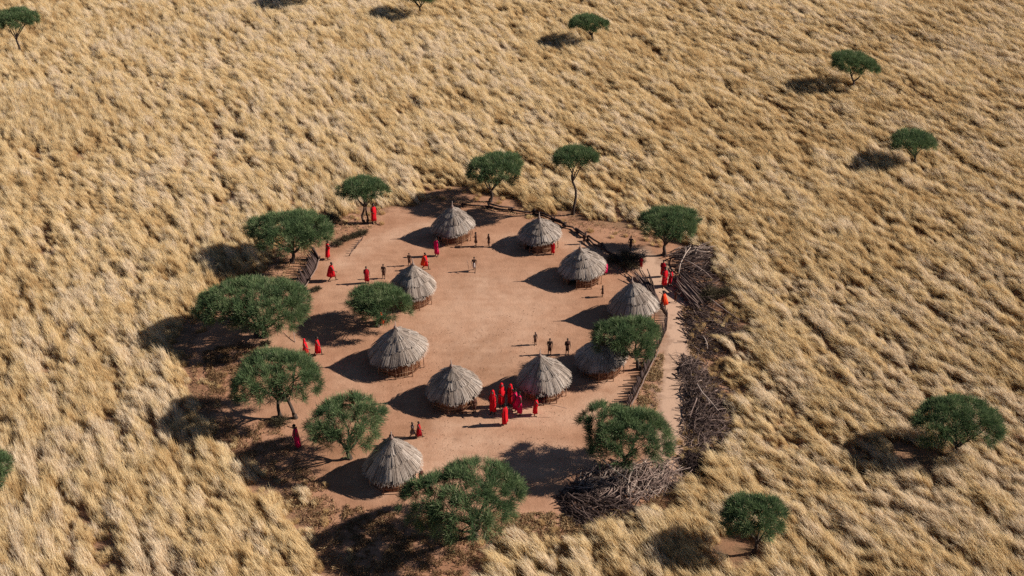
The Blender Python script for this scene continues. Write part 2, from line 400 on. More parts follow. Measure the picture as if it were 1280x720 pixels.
        tilt = -.28 * x * rz * 1.6 if kind == 'r' else 0
        P_.append((cc.x + rx * .93 * ed * x, cc.y + ry * .93 * ed * y, cc.z + zz + tilt)); N_.append((x * .9, y * .9, .35 + dome * .7)); S_.append(r.uniform(.7, 1.25))
    P_ = np.array(P_); N_ = np.array(N_); S_ = np.array(S_); N_ /= np.linalg.norm(N_, axis=1)[:, None]
    cs = .50 * math.sqrt(area * 11 / ncl) ** .5 * (1 if rx > 2.2 else .8)
    per = 135
    n = ncl * per
    ci = np.repeat(np.arange(ncl), per)
    d = r.normal(size=(n, 3)); d /= np.linalg.norm(d, axis=1)[:, None]
    d = d * .75 + N_[ci] * .85; d /= np.linalg.norm(d, axis=1)[:, None]
    s0 = P_[ci] + d * (r.random(n) ** .6 * cs * .75 * S_[ci])[:, None] + r.normal(size=(n, 3)) * .05
    dd = d + r.normal(size=(n, 3)) * .45; dd /= np.linalg.norm(dd, axis=1)[:, None]
    ln = r.uniform(.2, .55, n)[:, None]; wd = r.uniform(.011, .024, n)[:, None]
    sd = np.cross(dd, r.normal(size=(n, 3))); sd /= np.linalg.norm(sd, axis=1)[:, None]
    a = s0 - sd * wd * .6; b = s0 + sd * wd * .6; c = s0 + dd * ln + sd * wd * .35; e = s0 + dd * ln - sd * wd * .35
    V = np.stack([a, b, c, e], 1)
    # thorny twigs running out of the sprays
    ctint = r.uniform(.15, .8, ncl)
    tint = np.clip(ctint[ci] + r.normal(size=n) * .14, 0, .95)
    dead = r.random(n) < .02; tint[dead] = 1.0
    me = quads_mesh('crown', V, tint); link('crown', me, M['leaf'], t)
    return t
for i, T in enumerate(TREES): make_tree(i, *T)

# ------------------------------------------------------------------ huts
# tip px, left, right, eave bottom, door azimuth (deg, -90 faces the camera), label
HUTS = [
 ((565, 257), 538, 595, 297, -150, 'rearmost thatched hut at the upper left of the ring, below the domed tree'),
 ((674, 271), 646, 702, 308, -130, 'thatched back hut with a person in red at its right side'),
 ((725, 309), 696, 758, 351, -125, 'thatched hut right of the ring with dark open front and a long roof seam'),
 ((790, 351), 758, 823, 401, -60, 'thatched hut beside the stacked poles, half behind the leaning acacia'),
 ((516, 329), 484, 547, 378, 10, 'thatched hut on the left of the ring, overlapped by the bushy acacia'),
 ((494, 408), 461, 537, 461, -160, 'large thatched hut at centre left, its reed wall and rail lit by the sun'),
 ((564, 456), 532, 603, 507, -12, 'thatched hut at lower centre with a dark figure in its right-hand doorway'),
 ((675, 443), 645, 714, 495, -100, 'thatched hut beside the crowd of people in red'),
 ((749, 421), 717, 785, 467, -150, 'thatched hut shaded by the leaning acacia'),
 ((489, 546), 454, 531, 607, -25, 'nearest thatched hut at the bottom of the ring, beside the open-crowned acacia'),
]
hut_spots = []
def make_hut(i, tip, xl, xr, eb, door, label):
    r = np.random.default_rng(500 + i); rnd = random.Random(500 + i)
    hw = (xr - xl) / 2; cx = (xl + xr) / 2; th = dep_angle(eb - hw * .6)
    gy = eb + .55 * hw * math.cos(th) - hw * math.sin(th) - 1
    # refine radius: the eave sits above the ground, nearer the camera
    B = G(cx, gy); z = depth(B); Rr = hw * z / F * .955; he = .52 * Rr + .1
    B = G(cx, gy)
    T = atY(tip[0], tip[1], B[1]); ht = T[2] - .05; ax = T[0] - B[0]
    t = empty('thatched_hut', B, 0); tag(t, label, 'hut', 'round thatched huts standing in a ring')
    hut_spots.append((B[0], B[1], Rr, he, ht))
    rr_ph = [r.uniform(0, 6.28) for _ in range(4)]
    def prof(rho, an):                                  # roof surface point
        z_ = he + (ht - he - .42) * (1 - rho ** 1.42) + .42 * math.exp(-rho * 6.5)
        z_ += .11 * rho * Rr * math.cos(an) + .05 * rho * math.sin(3 * an + rr_ph[0]) + .04 * rho * math.sin(7 * an + rr_ph[1])
        q = Rr * rho * (1 + .02 * math.sin(2 * an + rr_ph[2]) + .012 * math.sin(5 * an + rr_ph[3]))
        return Vector((q * math.cos(an) + ax * (1 - rho) ** 2, q * math.sin(an), z_))
    # solid under-roof
    V = []; TI = []
    NS, NR = 48, 10
    for j in range(NR):
        for k in range(NS):
            a0 = 2 * math.pi * k / NS; a1 = 2 * math.pi * (k + 1) / NS; r0 = .01 + .95 * j / NR; r1 = .01 + .95 * (j + 1) / NR
            dz = Vector((0, 0, -.05))
            V.append([prof(r0, a0) + dz, prof(r1, a0) + dz, prof(r1, a1) + dz, prof(r0, a1) + dz]); TI.append([.1] * 4)
            V.append([prof(r0, a1) + dz * 3.5, prof(r1, a1) + dz * 3.5, prof(r1, a0) + dz * 3.5, prof(r0, a0) + dz * 3.5]); TI.append([.0] * 4)
    # thatch laid in tiers, each of many overlapping bundles with ragged ends
    tiers = [(.58, 1.0), (.34, .70), (.14, .43), (.0, .21)]
    for ti, (ra, rb) in enumerate(tiers):
        N = int(240 * (rb * .75 + .2)); bt = r.uniform(.25, .75, 13)
        for layer in range(2):
            for k in range(N):
                a = 2 * math.pi * (k + rnd.random()) / N; w = 2 * math.pi / N * rnd.uniform(.7, 1.3) * (1.25)
                bf = a / 6.2832 * 15 * (rb + .4) + ti * .4; bundle = int(bf); bu = abs(2 * (bf % 1) - 1)
                br = random.Random(bundle * 7 + ti * 131 + i * 977)
                e = rb + br.uniform(-.03, .03) + rnd.uniform(-.03, .03) * (1.2 if layer else .7) 
                lift0 = .012 + .02 * layer + br.uniform(0, .03); lift1 = .13 + .03 * layer + br.uniform(-.05, .09) + rnd.uniform(0, .035) + .09 * (1 - bu ** 2.5) * (rb + .2); e += .02 * (1 - bu ** 2)
                if ti == 3: lift1 *= .7
                sk = rnd.uniform(-.5, .5) * w; tn = min(1, max(0, .5 + br.uniform(-.2, .2) + rnd.uniform(-.28, .28)))
                prev = None
                for s in range(4):
                    f0 = s / 3; rh = ra + (e - ra) * f0; wf = w * (1 - .35 * (f0 if s == 3 else 0)) * (.5 if ra == 0 and s == 0 else .5)
                    L = prof(rh, a - wf + sk * f0) + Vector((0, 0, lift0 + (lift1 - lift0) * f0))
                    Q = prof(rh, a + wf + sk * f0) + Vector((0, 0, lift0 + (lift1 - lift0) * f0))
                    if s == 3 and rb == 1.0:
                        L.z -= .06; Q.z -= .06
                    if prev: V.append([prev[0], L, Q, prev[1]]); TI.append([tn] * 2 + [min(1, tn + .12)] * 2 if s == 3 else [tn] * 4)
                    prev = (L, Q)
    # hanging fringe at the eave and at tier ends
    for (rb, cnt) in ((1.0, 420), (.70, 220), (.43, 130)):
        for k in range(cnt):
            a = rnd.uniform(0, 6.283); rh = rb + rnd.uniform(-.03, .02); p = prof(rh, a) + Vector((0, 0, .05))
            o = Vector((math.cos(a), math.sin(a), -.75)).normalized() * rnd.uniform(.08, .2) * (1 if rb == 1.0 else .7)
            s = Vector((-math.sin(a), math.cos(a), 0)) * rnd.uniform(.008, .02)
            o += s * rnd.uniform(-2, 2)
            V.append([p - s, p + o - s * .5, p + o + s * .5, p + s]); TI.append([rnd.uniform(.4, 1)] * 4)
    V = np.array([[tuple(v) for v in q] for q in V]); me = quads_mesh('roof', V, np.array(TI).reshape(-1))
    roof = link('roof', me, M['thatch'], t)
    fin = MB(); tp = prof(0.0, 0)
    fin.tube([tp - Vector((0, 0, .3)), tp + Vector((.01, 0, .1)), tp + Vector((.03 * rnd.uniform(-1, 1), 0, .52))], [.075, .05, .022], 7, .9)
    fin.tube([tp + Vector((0, 0, -.12)), tp + Vector((0, 0, .04)), tp + Vector((0, 0, .10))], [.16, .11, .05], 9, .8)
    fin.build('finial', M['stick'], roof)
    # wall: mud drum with close-set upright reeds and a real opening
    wr = Rr * .73; dz = R(door); hgap = .42 / wr
    mb = MB(); NW = 44
    for k in range(NW):
        a0 = dz + hgap + (2 * math.pi - 2 * hgap) * k / NW; a1 = dz + hgap + (2 * math.pi - 2 * hgap) * (k + 1) / NW
        b = len(mb.v)
        for (q, zz) in ((wr, -.02), (wr, he + .38), (wr - .09, he + .38), (wr - .09, -.02)):
            for a in (a0, a1): mb.v.append(Vector((q * math.cos(a), q * math.sin(a), zz))); mb.t.append(.5)
        mb.f += [(b, b + 1, b + 3, b + 2), (b + 2, b + 3, b + 5, b + 4), (b + 4, b + 5, b + 7, b + 6)]
        if k == 0: mb.f.append((b, b + 2, b + 4, b + 6))
        if k == NW - 1: mb.f.append((b + 1, b + 7, b + 5, b + 3))
    wall = mb.build('wall', M['mud'], t, False)
    mb = MB(); NS = int(2 * math.pi * wr / .085)
    for k in range(NS):
        a = dz + hgap + (2 * math.pi - 2 * hgap) * (k + .5) / NS; q = wr + .022
        mb.tube([(q * math.cos(a), q * math.sin(a), 0), ((q + .01) * math.cos(a + rnd.uniform(-.01, .01)), (q + .01) * math.sin(a), he + rnd.uniform(.25, .38) + .08 * Rr * math.cos(a))], rnd.uniform(.018, .034), 5, rnd.random(), False)
    for zz in (he * .35, he * .8):
        pts = [((wr + .065) * math.cos(dz + hgap + (6.283 - 2 * hgap) * k / 40), (wr + .065) * math.sin(dz + hgap + (6.283 - 2 * hgap) * k / 40), zz) for k in range(41)]
        mb.tube(pts, .02, 5, .2)
    mb.build('reed_cladding', M['wallsticks'], wall, False)
    mb = MB()
    for s in (-1, 1):
        a = dz + s * hgap; mb.tube([((wr + .03) * math.cos(a), (wr + .03) * math.sin(a), 0), ((wr + .03) * math.cos(a), (wr + .03) * math.sin(a), he + .25)], .05, 7, .15)
    p = [((wr + .03) * math.cos(dz + s * hgap * 1.15), (wr + .03) * math.sin(dz + s * hgap * 1.15), he + .12) for s in (-1, 0, 1)]
    mb.tube(p, .045, 6, .15); mb.build('door_frame', M['post'], t)
    # floor inside
    # eave posts and low rails
    NP = 9; pr = Rr * .90; a0 = R(-100 + rnd.uniform(-8, 8)); PP = []
    for k in range(NP):
        a = a0 + 2 * math.pi * k / NP + rnd.uniform(-.05, .05)
        if abs((a - dz + math.pi) % (2 * math.pi) - math.pi) < .12: a += .2
        b = Vector((pr * math.cos(a), pr * math.sin(a), 0)); tpz = he + .14 + .10 * Rr * math.cos(a)
        tp2 = Vector((pr * .985 * math.cos(a) + rnd.uniform(-.04, .04), pr * .985 * math.sin(a), tpz)); PP.append((b, tp2, a))
        q = MB(); q.tube([b - Vector((0, 0, .03)), b.lerp(tp2, .5) + Vector((rnd.uniform(-.02, .02), 0, 0)), tp2], [.036, .03, .028], 6, rnd.uniform(.3, 1)); q.build('post', M['post'], t)
    for k in range(NP):
        b, c, a = PP[k]; b2, c2, a2 = PP[(k + 1) % NP]
        da = (a + .35 - dz + math.pi) % (2 * math.pi) - math.pi
        if abs(da) < .45 or k in (3, 5, 6): continue
        q = MB()
        for zz in ((.30,) if k % 2 else (.16, .42)):
            u = b.lerp(c, zz / he); v_ = b2.lerp(c2, (zz + rnd.uniform(-.05, .05)) / he); d = (v_ - u).normalized() * .12
            q.tube([u - d, u.lerp(v_, .5), v_ + d], [.028, .024, .022], 5, rnd.uniform(.4, 1))
        q.build('rail', M['post'], t)
    return t
for i, h in enumerate(HUTS): make_hut(i, *h)

# ------------------------------------------------------------------ people
def tcap(mb, a, b, r0, r1, n=10):
    a = Vector(a); b = Vector(b); d = (b - a)
    mb.tube([a, a + d * .5, b], [r0, (r0 + r1) / 2, r1], n); mb.ball(a, r0, n, 6); mb.ball(b, r1, n, 6)
def remesh(mb, name, vox=.0105):
    me = mb.mesh(name + '_raw'); o = bpy.data.objects.new('tmp', me); COL.objects.link(o)
    md = o.modifiers.new('r', 'REMESH'); md.mode = 'VOXEL'; md.voxel_size = vox; md.use_smooth_shade = True
    sm = o.modifiers.new('s', 'SMOOTH'); sm.iterations = 3; sm.factor = .5
    dc = o.modifiers.new('d', 'DECIMATE'); dc.ratio = .35
    dg = bpy.context.evaluated_depsgraph_get(); dg.update(); ev = o.evaluated_get(dg)
    out = bpy.data.meshes.new_from_object(ev); out.name = name
    bpy.data.objects.remove(o, do_unlink=True); bpy.data.meshes.remove(me); out.shade_smooth(); return out
def hand(mb, w, d, up, side):
    """palm and five curled fingers: w wrist, d direction, up = back of hand, side = thumb side"""
    d = Vector(d).normalized(); up = Vector(up).normalized(); s = d.cross(up).normalized() * side; w = Vector(w)
    for k in (-1.2, 0, 1.2): tcap(mb, w + s * .010 * k, w + d * .085 + s * .018 * k, .016, .014, 7)
    for k, (o, L) in enumerate(((1.5, .075), (.5, .088), (-.5, .082), (-1.5, .064))):
        p = w + d * .09 + s * .021 * o; q = p + d * L * .45 - up * .008 + s * .004 * o; e = q + (d * .75 - up * .65).normalized() * L * .35; g_ = e + (d * .4 - up * .9).normalized() * L * .28
        tcap(mb, p, q, .0105, .0095, 6); tcap(mb, q, e, .0095, .009, 6); tcap(mb, e, g_, .009, .0075, 6)
    p = w + d * .03 + s * .022; q = p + (d * .6 + s * .8).normalized() * .04; e = q + (d * .9 + s * .2 - up * .3).normalized() * .032
    tcap(mb, p, q, .013, .0115, 6); tcap(mb, q, e, .0115, .009, 6)
def body_mesh(pose):
    mb = MB(); hip = Vector(pose.get('hip', (0, 0, .92))); lean = pose.get('lean', 0.0)
    ch = hip + Vector((0, math.sin(lean) * .42, math.cos(lean) * .42)); nk = ch + Vector((0, math.sin(lean) * .17, .17)); hd = nk + Vector((0, .025 + math.sin(lean) * .08, .155))
    for s in (-1, 1):
        tcap(mb, hip + Vector((s * .07, 0, -.02)), hip + Vector((s * .055, 0, .18)), .105, .085); tcap(mb, hip + Vector((s * .055, 0, .18)), ch + Vector((s * .085, .005, -.04)), .085, .10)
        tcap(mb, ch + Vector((s * .07, 0, .03)), ch + Vector((s * .165, 0, .085)), .085, .058)
        kn = Vector(pose['knee'][0 if s < 0 else 1]); an = Vector(pose['ankle'][0 if s < 0 else 1])
        tcap(mb, hip + Vector((s * .085, 0, -.04)), kn, .088, .055); 
        cal = kn.lerp(an, .35) + Vector((0, -.015, 0)); tcap(mb, kn, cal, .054, .052); tcap(mb, cal, an, .052, .034)
        fd = Vector((s * .15, 1, 0)).normalized(); ft = Vector((an.x, an.y, .035))
        tcap(mb, an, ft + Vector((0, -.03, .0)), .036, .036); tcap(mb, ft + Vector((0, -.02, 0)), ft + fd * .13, .036, .028); tcap(mb, ft + fd * .10, ft + fd * .185, .032, .02)
        sh = ch + Vector((s * .185, 0, .075)); el, wr = [Vector(v) for v in pose['arm'][0 if s < 0 else 1]]
        el = sh + el; wr = sh + wr
        tcap(mb, sh, el, .052, .038); tcap(mb, el, el.lerp(wr, .3), .039, .036); tcap(mb, el.lerp(wr, .3), wr, .036, .024)
        dr = (wr - el).normalized(); hand(mb, wr, dr, Vector((s * .9, .3, .1)).cross(dr).cross(dr) * -1 if abs(dr.z) < 2 else (s, 0, 0), s)
    tcap(mb, ch + Vector((0, 0, .08)), nk + Vector((0, .005, .06)), .062, .052)
    # head: skull, jaw, brow, nose, lips, ears
    mb.ball(hd + Vector((0, -.01, .03)), (.076, .094, .098), 16, 12); mb.ball(hd + Vector((0, .025, -.045)), (.058, .066, .07), 14, 10)
    mb.ball(hd + Vector((0, .072, .035)), (.052, .02, .016), 10, 6); tcap(mb, hd + Vector((0, .086, .018)), hd + Vector((0, .106, -.02)), .010, .017, 8)
    mb.ball(hd + Vector((0, .088, -.055)), (.026, .014, .013), 10, 6); mb.ball(hd + Vector((0, .078, -.095)), (.024, .02, .018), 8, 6)
    for s in (-1, 1): mb.ball(hd + Vector((s * .08, -.005, -.005)), (.014, .022, .034), 8, 6)
    return mb, hip, ch, hd
def sheet(rings, n, name, thick=.012, hem=None):
    rings = [(c, rx * .77 if rx > .13 else rx, ry * .80 if rx > .13 else ry, fa * 1.5) for c, rx, ry, fa in rings]
    """a draped cloth through elliptical rings (centre, rx, ry, fold amplitude)"""
    me = bpy.data.meshes.new(name); v = []; f = []; rd = random.Random(hash(name) % 97 + len(rings)); ph = [rd.uniform(0, 6.28) for _ in range(4)]
    for inner in (0, 1):
        for j, (c, rx, ry, fa) in enumerate(rings):
            for k in range(n):
                a = 2 * math.pi * k / n
                fo = 1 + fa * (math.sin(5 * a + ph[0] + j * .25) * .5 + math.sin(9 * a + ph[1] - j * .2) * .35 + math.sin(2 * a + ph[2]) * .3)
                q = fo - inner * thick / max(rx, .05); z = c[2] + (hem(a) if hem and j == len(rings) - 1 else 0)
                v.append((c[0] + rx * q * math.cos(a), c[1] + ry * q * math.sin(a), z))
    m_ = len(rings)
    for inner in (0, 1):
        o = inner * m_ * n
        for j in range(m_ - 1):
            for k in range(n):
                a = o + j * n + k; b = o + j * n + (k + 1) % n
                f.append((a, a + n, b + n, b) if not inner else (a, b, b + n, a + n))
    for j in (0, m_ - 1):
        for k in range(n):
            a = j * n + k; b = j * n + (k + 1) % n; f.append((a, b, b + m_ * n, a + m_ * n) if j == 0 else (b, a, a + m_ * n, b + m_ * n))
    me.from_pydata(v, [], f); me.update(); me.shade_smooth(); return me
POSES = {
 'stand': dict(knee=[(-.09, .02, .49), (.10, .03, .49)], ankle=[(-.10, -.01, .08), (.12, .0, .08)],
      arm=[((-.06, -.03, -.27), (-.07, .10, -.50)), ((.05, .02, -.27), (-.02, .20, -.33))]),
 'walk': dict(knee=[(-.08, .22, .50), (.08, -.05, .47)], ankle=[(-.08, .27, .08), (.09, -.33, .12)],
      arm=[((-.07, -.12, -.25), (-.08, -.05, -.49)), ((.06, .10, -.25), (.04, .29, -.40))]),
 'reach': dict(knee=[(-.10, .06, .49), (.11, .0, .49)], ankle=[(-.12, .02, .08), (.14, -.06, .08)], lean=.12,
      arm=[((-.06, -.03, -.27), (-.07, .10, -.50)), ((.10, .18, -.20), (.10, .44, -.12))]),
 'sit': dict(hip=(0, 0, .36), knee=[(-.16, .38, .46), (.17, .38, .46)], ankle=[(-.14, .36, .07), (.14, .38, .07)], lean=.2,
      arm=[((-.05, .14, -.22), (.02, .36, -.26)), ((.05, .14, -.22), (-.02, .36, -.26))]),
}
PROTO = {}
def eyes(hd, par):
    mb = MB(); pu = MB()
    out_ = []
    for s in (-1, 1):
        q = MB(); q.ball(hd + Vector((s * .032, .077, .010)), .013, 8, 6); out_.append(('eye', q.mesh('eye'), M['eye']))
        q = MB(); q.ball(hd + Vector((s * .032, .0875, .010)), .006, 6, 4); out_.append(('pupil', q.mesh('pupil'), M['pupil']))
    return out_
def proto(pose, dress):
    key = (pose, dress)
    if key in PROTO: return PROTO[key]
    if ('body', pose) not in PROTO:
        mb, hip, ch, hd = body_mesh(POSES[pose]); me = remesh(mb, 'person_body'); me.materials.append(M['skin']); PROTO[('body', pose)] = (me, hip, ch, hd)
    me, hip, ch, hd = PROTO[('body', pose)]
    parts = list(eyes(hd, None))
    q = MB(); q.ball(hd + Vector((0, -.022, .045)), (.083, .092, .093), 16, 10); 
    if dress != 'hood': parts.append(('hair', q.mesh('hair'), M['hair']))
    cl_ = []
    if dress in ('robe', 'cape', 'hood'):
        b = hip.z; lo = .24 if dress != 'cape' else .42
        if pose == 'sit':
            rings = [(ch + Vector((0, 0, .15)), .09, .08, .02), (ch + Vector((0, 0, .09)), .22, .13, .04), (ch + Vector((0, .02, -.1)), .23, .17, .06), (hip + Vector((0, .06, .12)), .23, .24, .07), (Vector((0, .20, .30)), .32, .38, .08), (Vector((0, .20, .08)), .36, .42, .12)]
        else:
            wk = 1.35 if pose == 'walk' else 1.0
            rings = [(ch + Vector((0, 0, .155)), .085, .075, .02), (ch + Vector((0, 0, .115)), .19, .11, .03), (ch + Vector((0, .01, .05)), .245, .145, .04), (ch + Vector((0, .02, -.12)), .262, .185, .07),
                     (ch + Vector((0, .03, -.28)), .265, .20, .09), (hip + Vector((0, .02, -.05)), .245, .19 * wk, .10), (Vector((0, 0, (b + lo) / 2)), .235, .20 * wk, .12), (Vector((0, -.01, lo)), .25, .215 * wk, .16)]
        cl_.append(('robe', sheet(rings, 44, 'robe', .014, lambda a: .05 * math.sin(a * 1 + 1) + .015 * math.sin(6 * a))))
        if dress == 'cape':
            rings = [(ch + Vector((0, -.02, .17)), .13, .11, .03), (ch + Vector((0, -.05, .06)), .28, .18, .05), (ch + Vector((0, -.10, -.2)), .31, .22, .09), (hip + Vector((0, -.15, -.1)), .33, .25, .12), (Vector((.02, -.20, .48)), .36, .28, .16)]
            cl_.append(('cape', sheet(rings, 44, 'cape', .014, lambda a: .08 * math.sin(a + 2))))
        if dress == 'hood':
            rings = [(hd + Vector((0, -.05, .165)), .012, .012, 0), (hd + Vector((0, -.035, .135)), .065, .065, .03), (hd + Vector((0, -.03, .06)), .105, .098, .04), (hd + Vector((0, -.05, -.04)), .112, .082, .05), (hd + Vector((0, -.045, -.14)), .125, .095, .06), (ch + Vector((0, -.01, .07)), .235, .145, .06), (ch + Vector((0, 0, -.13)), .285, .20, .10)]
            cl_.append(('head_cloth', sheet(rings, 40, 'head_cloth')))
    else:
        rings = [(hip + Vector((0, 0, .17)), .155, .12, .02), (hip + Vector((0, 0, .0)), .19, .155, .05), (hip + Vector((0, 0, -.2)), .20, .175 if pose != 'walk' else .24, .09), (hip + Vector((0, 0, -.42)), .215, .19 if pose != 'walk' else .28, .13)]
        if pose == 'sit': rings = [(hip + Vector((0, 0, .17)), .155, .12, .02), (hip + Vector((0, .08, .06)), .22, .22, .05), (Vector((0, .18, .27)), .27, .33, .09)]
        cl_.append(('waist_cloth', sheet(rings, 36, 'waist_cloth')))
        if dress == 'shawl':
            rings = [(ch + Vector((0, 0, .155)), .085, .075, .02), (ch + Vector((0, 0, .11)), .20, .12, .03), (ch + Vector((0, .01, .0)), .25, .155, .05), (ch + Vector((0, .02, -.2)), .255, .18, .1)]
            cl_.append(('shawl', sheet(rings, 36, 'shawl')))
    PROTO[key] = (me, parts, cl_); return PROTO[key]
def person(px, py, hpx, pose, dress, c1, c2, face, label, cat='person', sc_=None):
    B = G(px, py); z = depth(B); th = dep_angle(py)
    hm = hpx * z / F / math.cos(th); hm = min(max(hm, 1.1), 2.05)
    s = (hm / 1.72) if pose != 'sit' else 1.05
    me, parts, cl_ = proto(pose, dress)
    if not me.users: pass
    o = bpy.data.objects.new('person', me); COL.objects.link(o); o.location = tuple(B); o.scale = (s * 1.04, s * 1.04, s); o.rotation_euler = (0, 0, R(face - 90))
    tag(o, label, 'person', 'people in and around the clearing')
    for n_, m_, mt in parts:
        if not len(m_.materials): m_.materials.append(mt)
        c = bpy.data.objects.new(n_, m_); COL.objects.link(c); c.parent = o
    for k, (n_, m_) in enumerate(cl_):
        if not len(m_.materials): m_.materials.append(None)
        c = bpy.data.objects.new(n_, m_); COL.objects.link(c); c.parent = o
        c.material_slots[0].link = 'OBJECT'; c.material_slots[0].material = M[c2 if k == 1 else c1]
    return o, B, s
def staff(B, face, dx, L, tilt, label, s=1, tint=.95):
    a = R(face); o = B + np.array([math.cos(a) * .42 + math.sin(a) * .2, math.sin(a) * .42 - math.cos(a) * .2, 0]) * s
    t = MB(); d = Vector((math.cos(a) * tilt, math.sin(a) * tilt, 1)).normalized()
    t.tube([(0, 0, 0), d * L * .5 + Vector((.01, 0, 0)), d * L], [.018, .017, .014], 6, tint)
    ob = t.build('walking_stick', M['stick']); ob.location = tuple(o); tag(ob, label, 'stick'); return ob
# face: compass angle in degrees, 0 = right, 90 = away, -90 = towards the camera
PEOPLE = [
 (468, 279, 24, 'stand', 'robe', 'red', 'red', -60, 'person in a bright red robe standing right of the small twin-trunk acacia'),
 (546, 320, 22, 'stand', 'robe', 'pink', 'pink', -120, 'person in a pink robe in front of the rearmost hut'),
 (532, 337, 20, 'walk', 'cape', 'red', 'orange', -10, 'person in an orange-red cape walking above a hut roof at centre left'),
 (410, 324, 22, 'reach', 'robe', 'red', 'red', 30, 'person in red standing at the upper end of the left stake fence'),
 (416, 351, 22, 'walk', 'cape', 'red', 'red', 10, 'person in a flared red cape walking right of the left stake fence'),
 (459, 354, 20, 'stand', 'robe', 'darkred', 'red', -80, 'person in dark red facing front above the bushy acacia'),
 (480, 348, 17, 'stand', 'wrap', 'brown', 'brown', -100, 'bare-chested small person in brown cloth above the bushy acacia'),
 (512, 332, 15, 'stand', 'wrap', 'brown', 'brown', -90, 'small dark person just behind the tip of a left-hand hut roof'),
 (593, 339, 17, 'walk', 'wrap', 'white', 'white', -90, 'lone person in pale waist cloth with walking sticks in the open middle'),
 (595, 308, 17, 'stand', 'shawl', 'brown', 'brown', 180, 'person in brown beside the right posts of the rearmost hut'),
 (611, 308, 15, 'stand', 'shawl', 'brown', 'brown', -150, 'dark-clothed person at the shadow tip between the two back huts'),
 (691, 318, 16, 'stand', 'robe', 'red', 'red', -110, 'person in red by the right side of a back hut'),
 (730, 305, 13, 'stand', 'shawl', 'brown', 'brown', -120, 'small dark person standing at the back rail fence'),
 (788, 312, 16, 'walk', 'wrap', 'brown', 'brown', -110, 'bare-chested person in brown walking left of the domed acacia'),
 (801, 335, 14, 'stand', 'robe', 'darkred', 'red', -90, 'small person in red standing alone left of the trio on the track'),
 (828, 346, 20, 'stand', 'robe', 'darkred', 'red', -100, 'rear figure of the trio in red on the track by the brush'),
 (830, 359, 24, 'stand', 'robe', 'red', 'red', -70, 'front figure of the trio in red on the track, robe to the ground'),
 (837, 357, 20, 'reach', 'robe', 'darkred', 'red', -30, 'right-hand figure of the trio, dark red with one arm out'),
 (753, 371, 13, 'stand', 'shawl', 'brown', 'brown', 180, 'small dark person in front of the right-hand hut'),
 (757, 343, 15, 'stand', 'robe', 'pink', 'pink', -60, 'person in pink half hidden behind a right-hand hut roof'),
 (829, 384, 19, 'reach', 'cape', 'red', 'orange', 150, 'person in orange-red bending at the lower end of the stacked poles'),
 (844, 378, 15, 'reach', 'wrap', 'brown', 'brown', 45, 'small dark person on the track at the right-hand pole stack'),
 (669, 431, 15, 'stand', 'wrap', 'brown', 'brown', -60, 'single small dark person left of the pair, in the open middle'),
 (687, 443, 19, 'stand', 'wrap', 'brown', 'brown', -90, 'left of two dark people standing behind the hut by the crowd'),
 (709, 443, 19, 'stand', 'shawl', 'brown', 'brown', -80, 'right of two dark people standing behind the hut by the crowd'),
 (383, 448, 23, 'walk', 'hood', 'red', 'red', 0, 'left of two hooded people in red below the widest acacia'),
 (398, 444, 22, 'walk', 'robe', 'red', 'red', 0, 'right of two people in red below the widest acacia'),
 (475, 402, 10, 'sit', 'robe', 'orange', 'orange', -60, 'person in orange-red sitting under the bushy acacia'),
 (373, 560, 29, 'reach', 'robe', 'pink', 'pink', 170, 'person in a crimson robe alone left of the open-crowned acacia'),
 (441, 506, 17, 'stand', 'robe', 'red', 'red', -90, 'person in red of whom only the head shows above an acacia crown'),
 (516, 547, 18, 'walk', 'shawl', 'grey', 'grey', 0, 'person in grey walking beside a companion in red above the nearest hut'),
 (524, 547, 19, 'walk', 'robe', 'darkred', 'red', 0, 'person in red walking beside a companion in grey above the nearest hut'),
 (490, 556, 13, 'stand', 'shawl', 'brown', 'brown', -90, 'small dark person just behind the tip of the nearest hut'),
 (593, 515, 18, 'stand', 'shawl', 'brown', 'brown', -60, 'dark-clothed person at the right side doorway of the lower centre hut'),
 (616, 517, 28, 'stand', 'hood', 'red', 'red', -100, 'hooded person in a long red robe, leftmost of the crowd beside a hut'),
 (627, 508, 27, 'stand', 'hood', 'red', 'red', -60, 'hooded person in red, second from the left of the crowd, standing in shade'),
 (638, 507, 25, 'stand', 'hood', 'darkred', 'red', -120, 'hooded person in dark red standing in shade at the back of the crowd'),
 (644, 513, 26, 'stand', 'robe', 'pink', 'pink', 180, 'person in crimson pressed behind the pink robe in the crowd'),
 (649, 518, 27, 'stand', 'robe', 'pink', 'pink', -160, 'person in a bright pink robe at the right of the tight crowd'),
 (631, 531, 25, 'stand', 'robe', 'red', 'red', 120, 'person in a red robe standing nearest, in front of the crowd'),
 (669, 519, 22, 'reach', 'robe', 'red', 'red', 0, 'person in red right of the crowd holding out a long stick'),
 (527, 603, 16, 'stand', 'shawl', 'brown', 'brown', -60, 'dark-clothed person at the right posts of the nearest hut'),
]
PB = []
for p in PEOPLE: PB.append(person(*p))
o, B, s = PB[8]
staff(B, -150, 0, 1.25, .15, 'pale thin walking stick held by the lone person in the open middle')
o, B, s = PB[40]
t = MB(); t.tube([(.5 * s, -.10 * s, 1.22 * s), (1.4, -.1, 1.0), (2.3, -.15, .75)], [.02, .018, .014], 6, .6)
ob = t.build('long_stick', M['stick']); ob.location = tuple(B); tag(ob, 'long thin stick held out level by the person right of the crowd', 'stick')

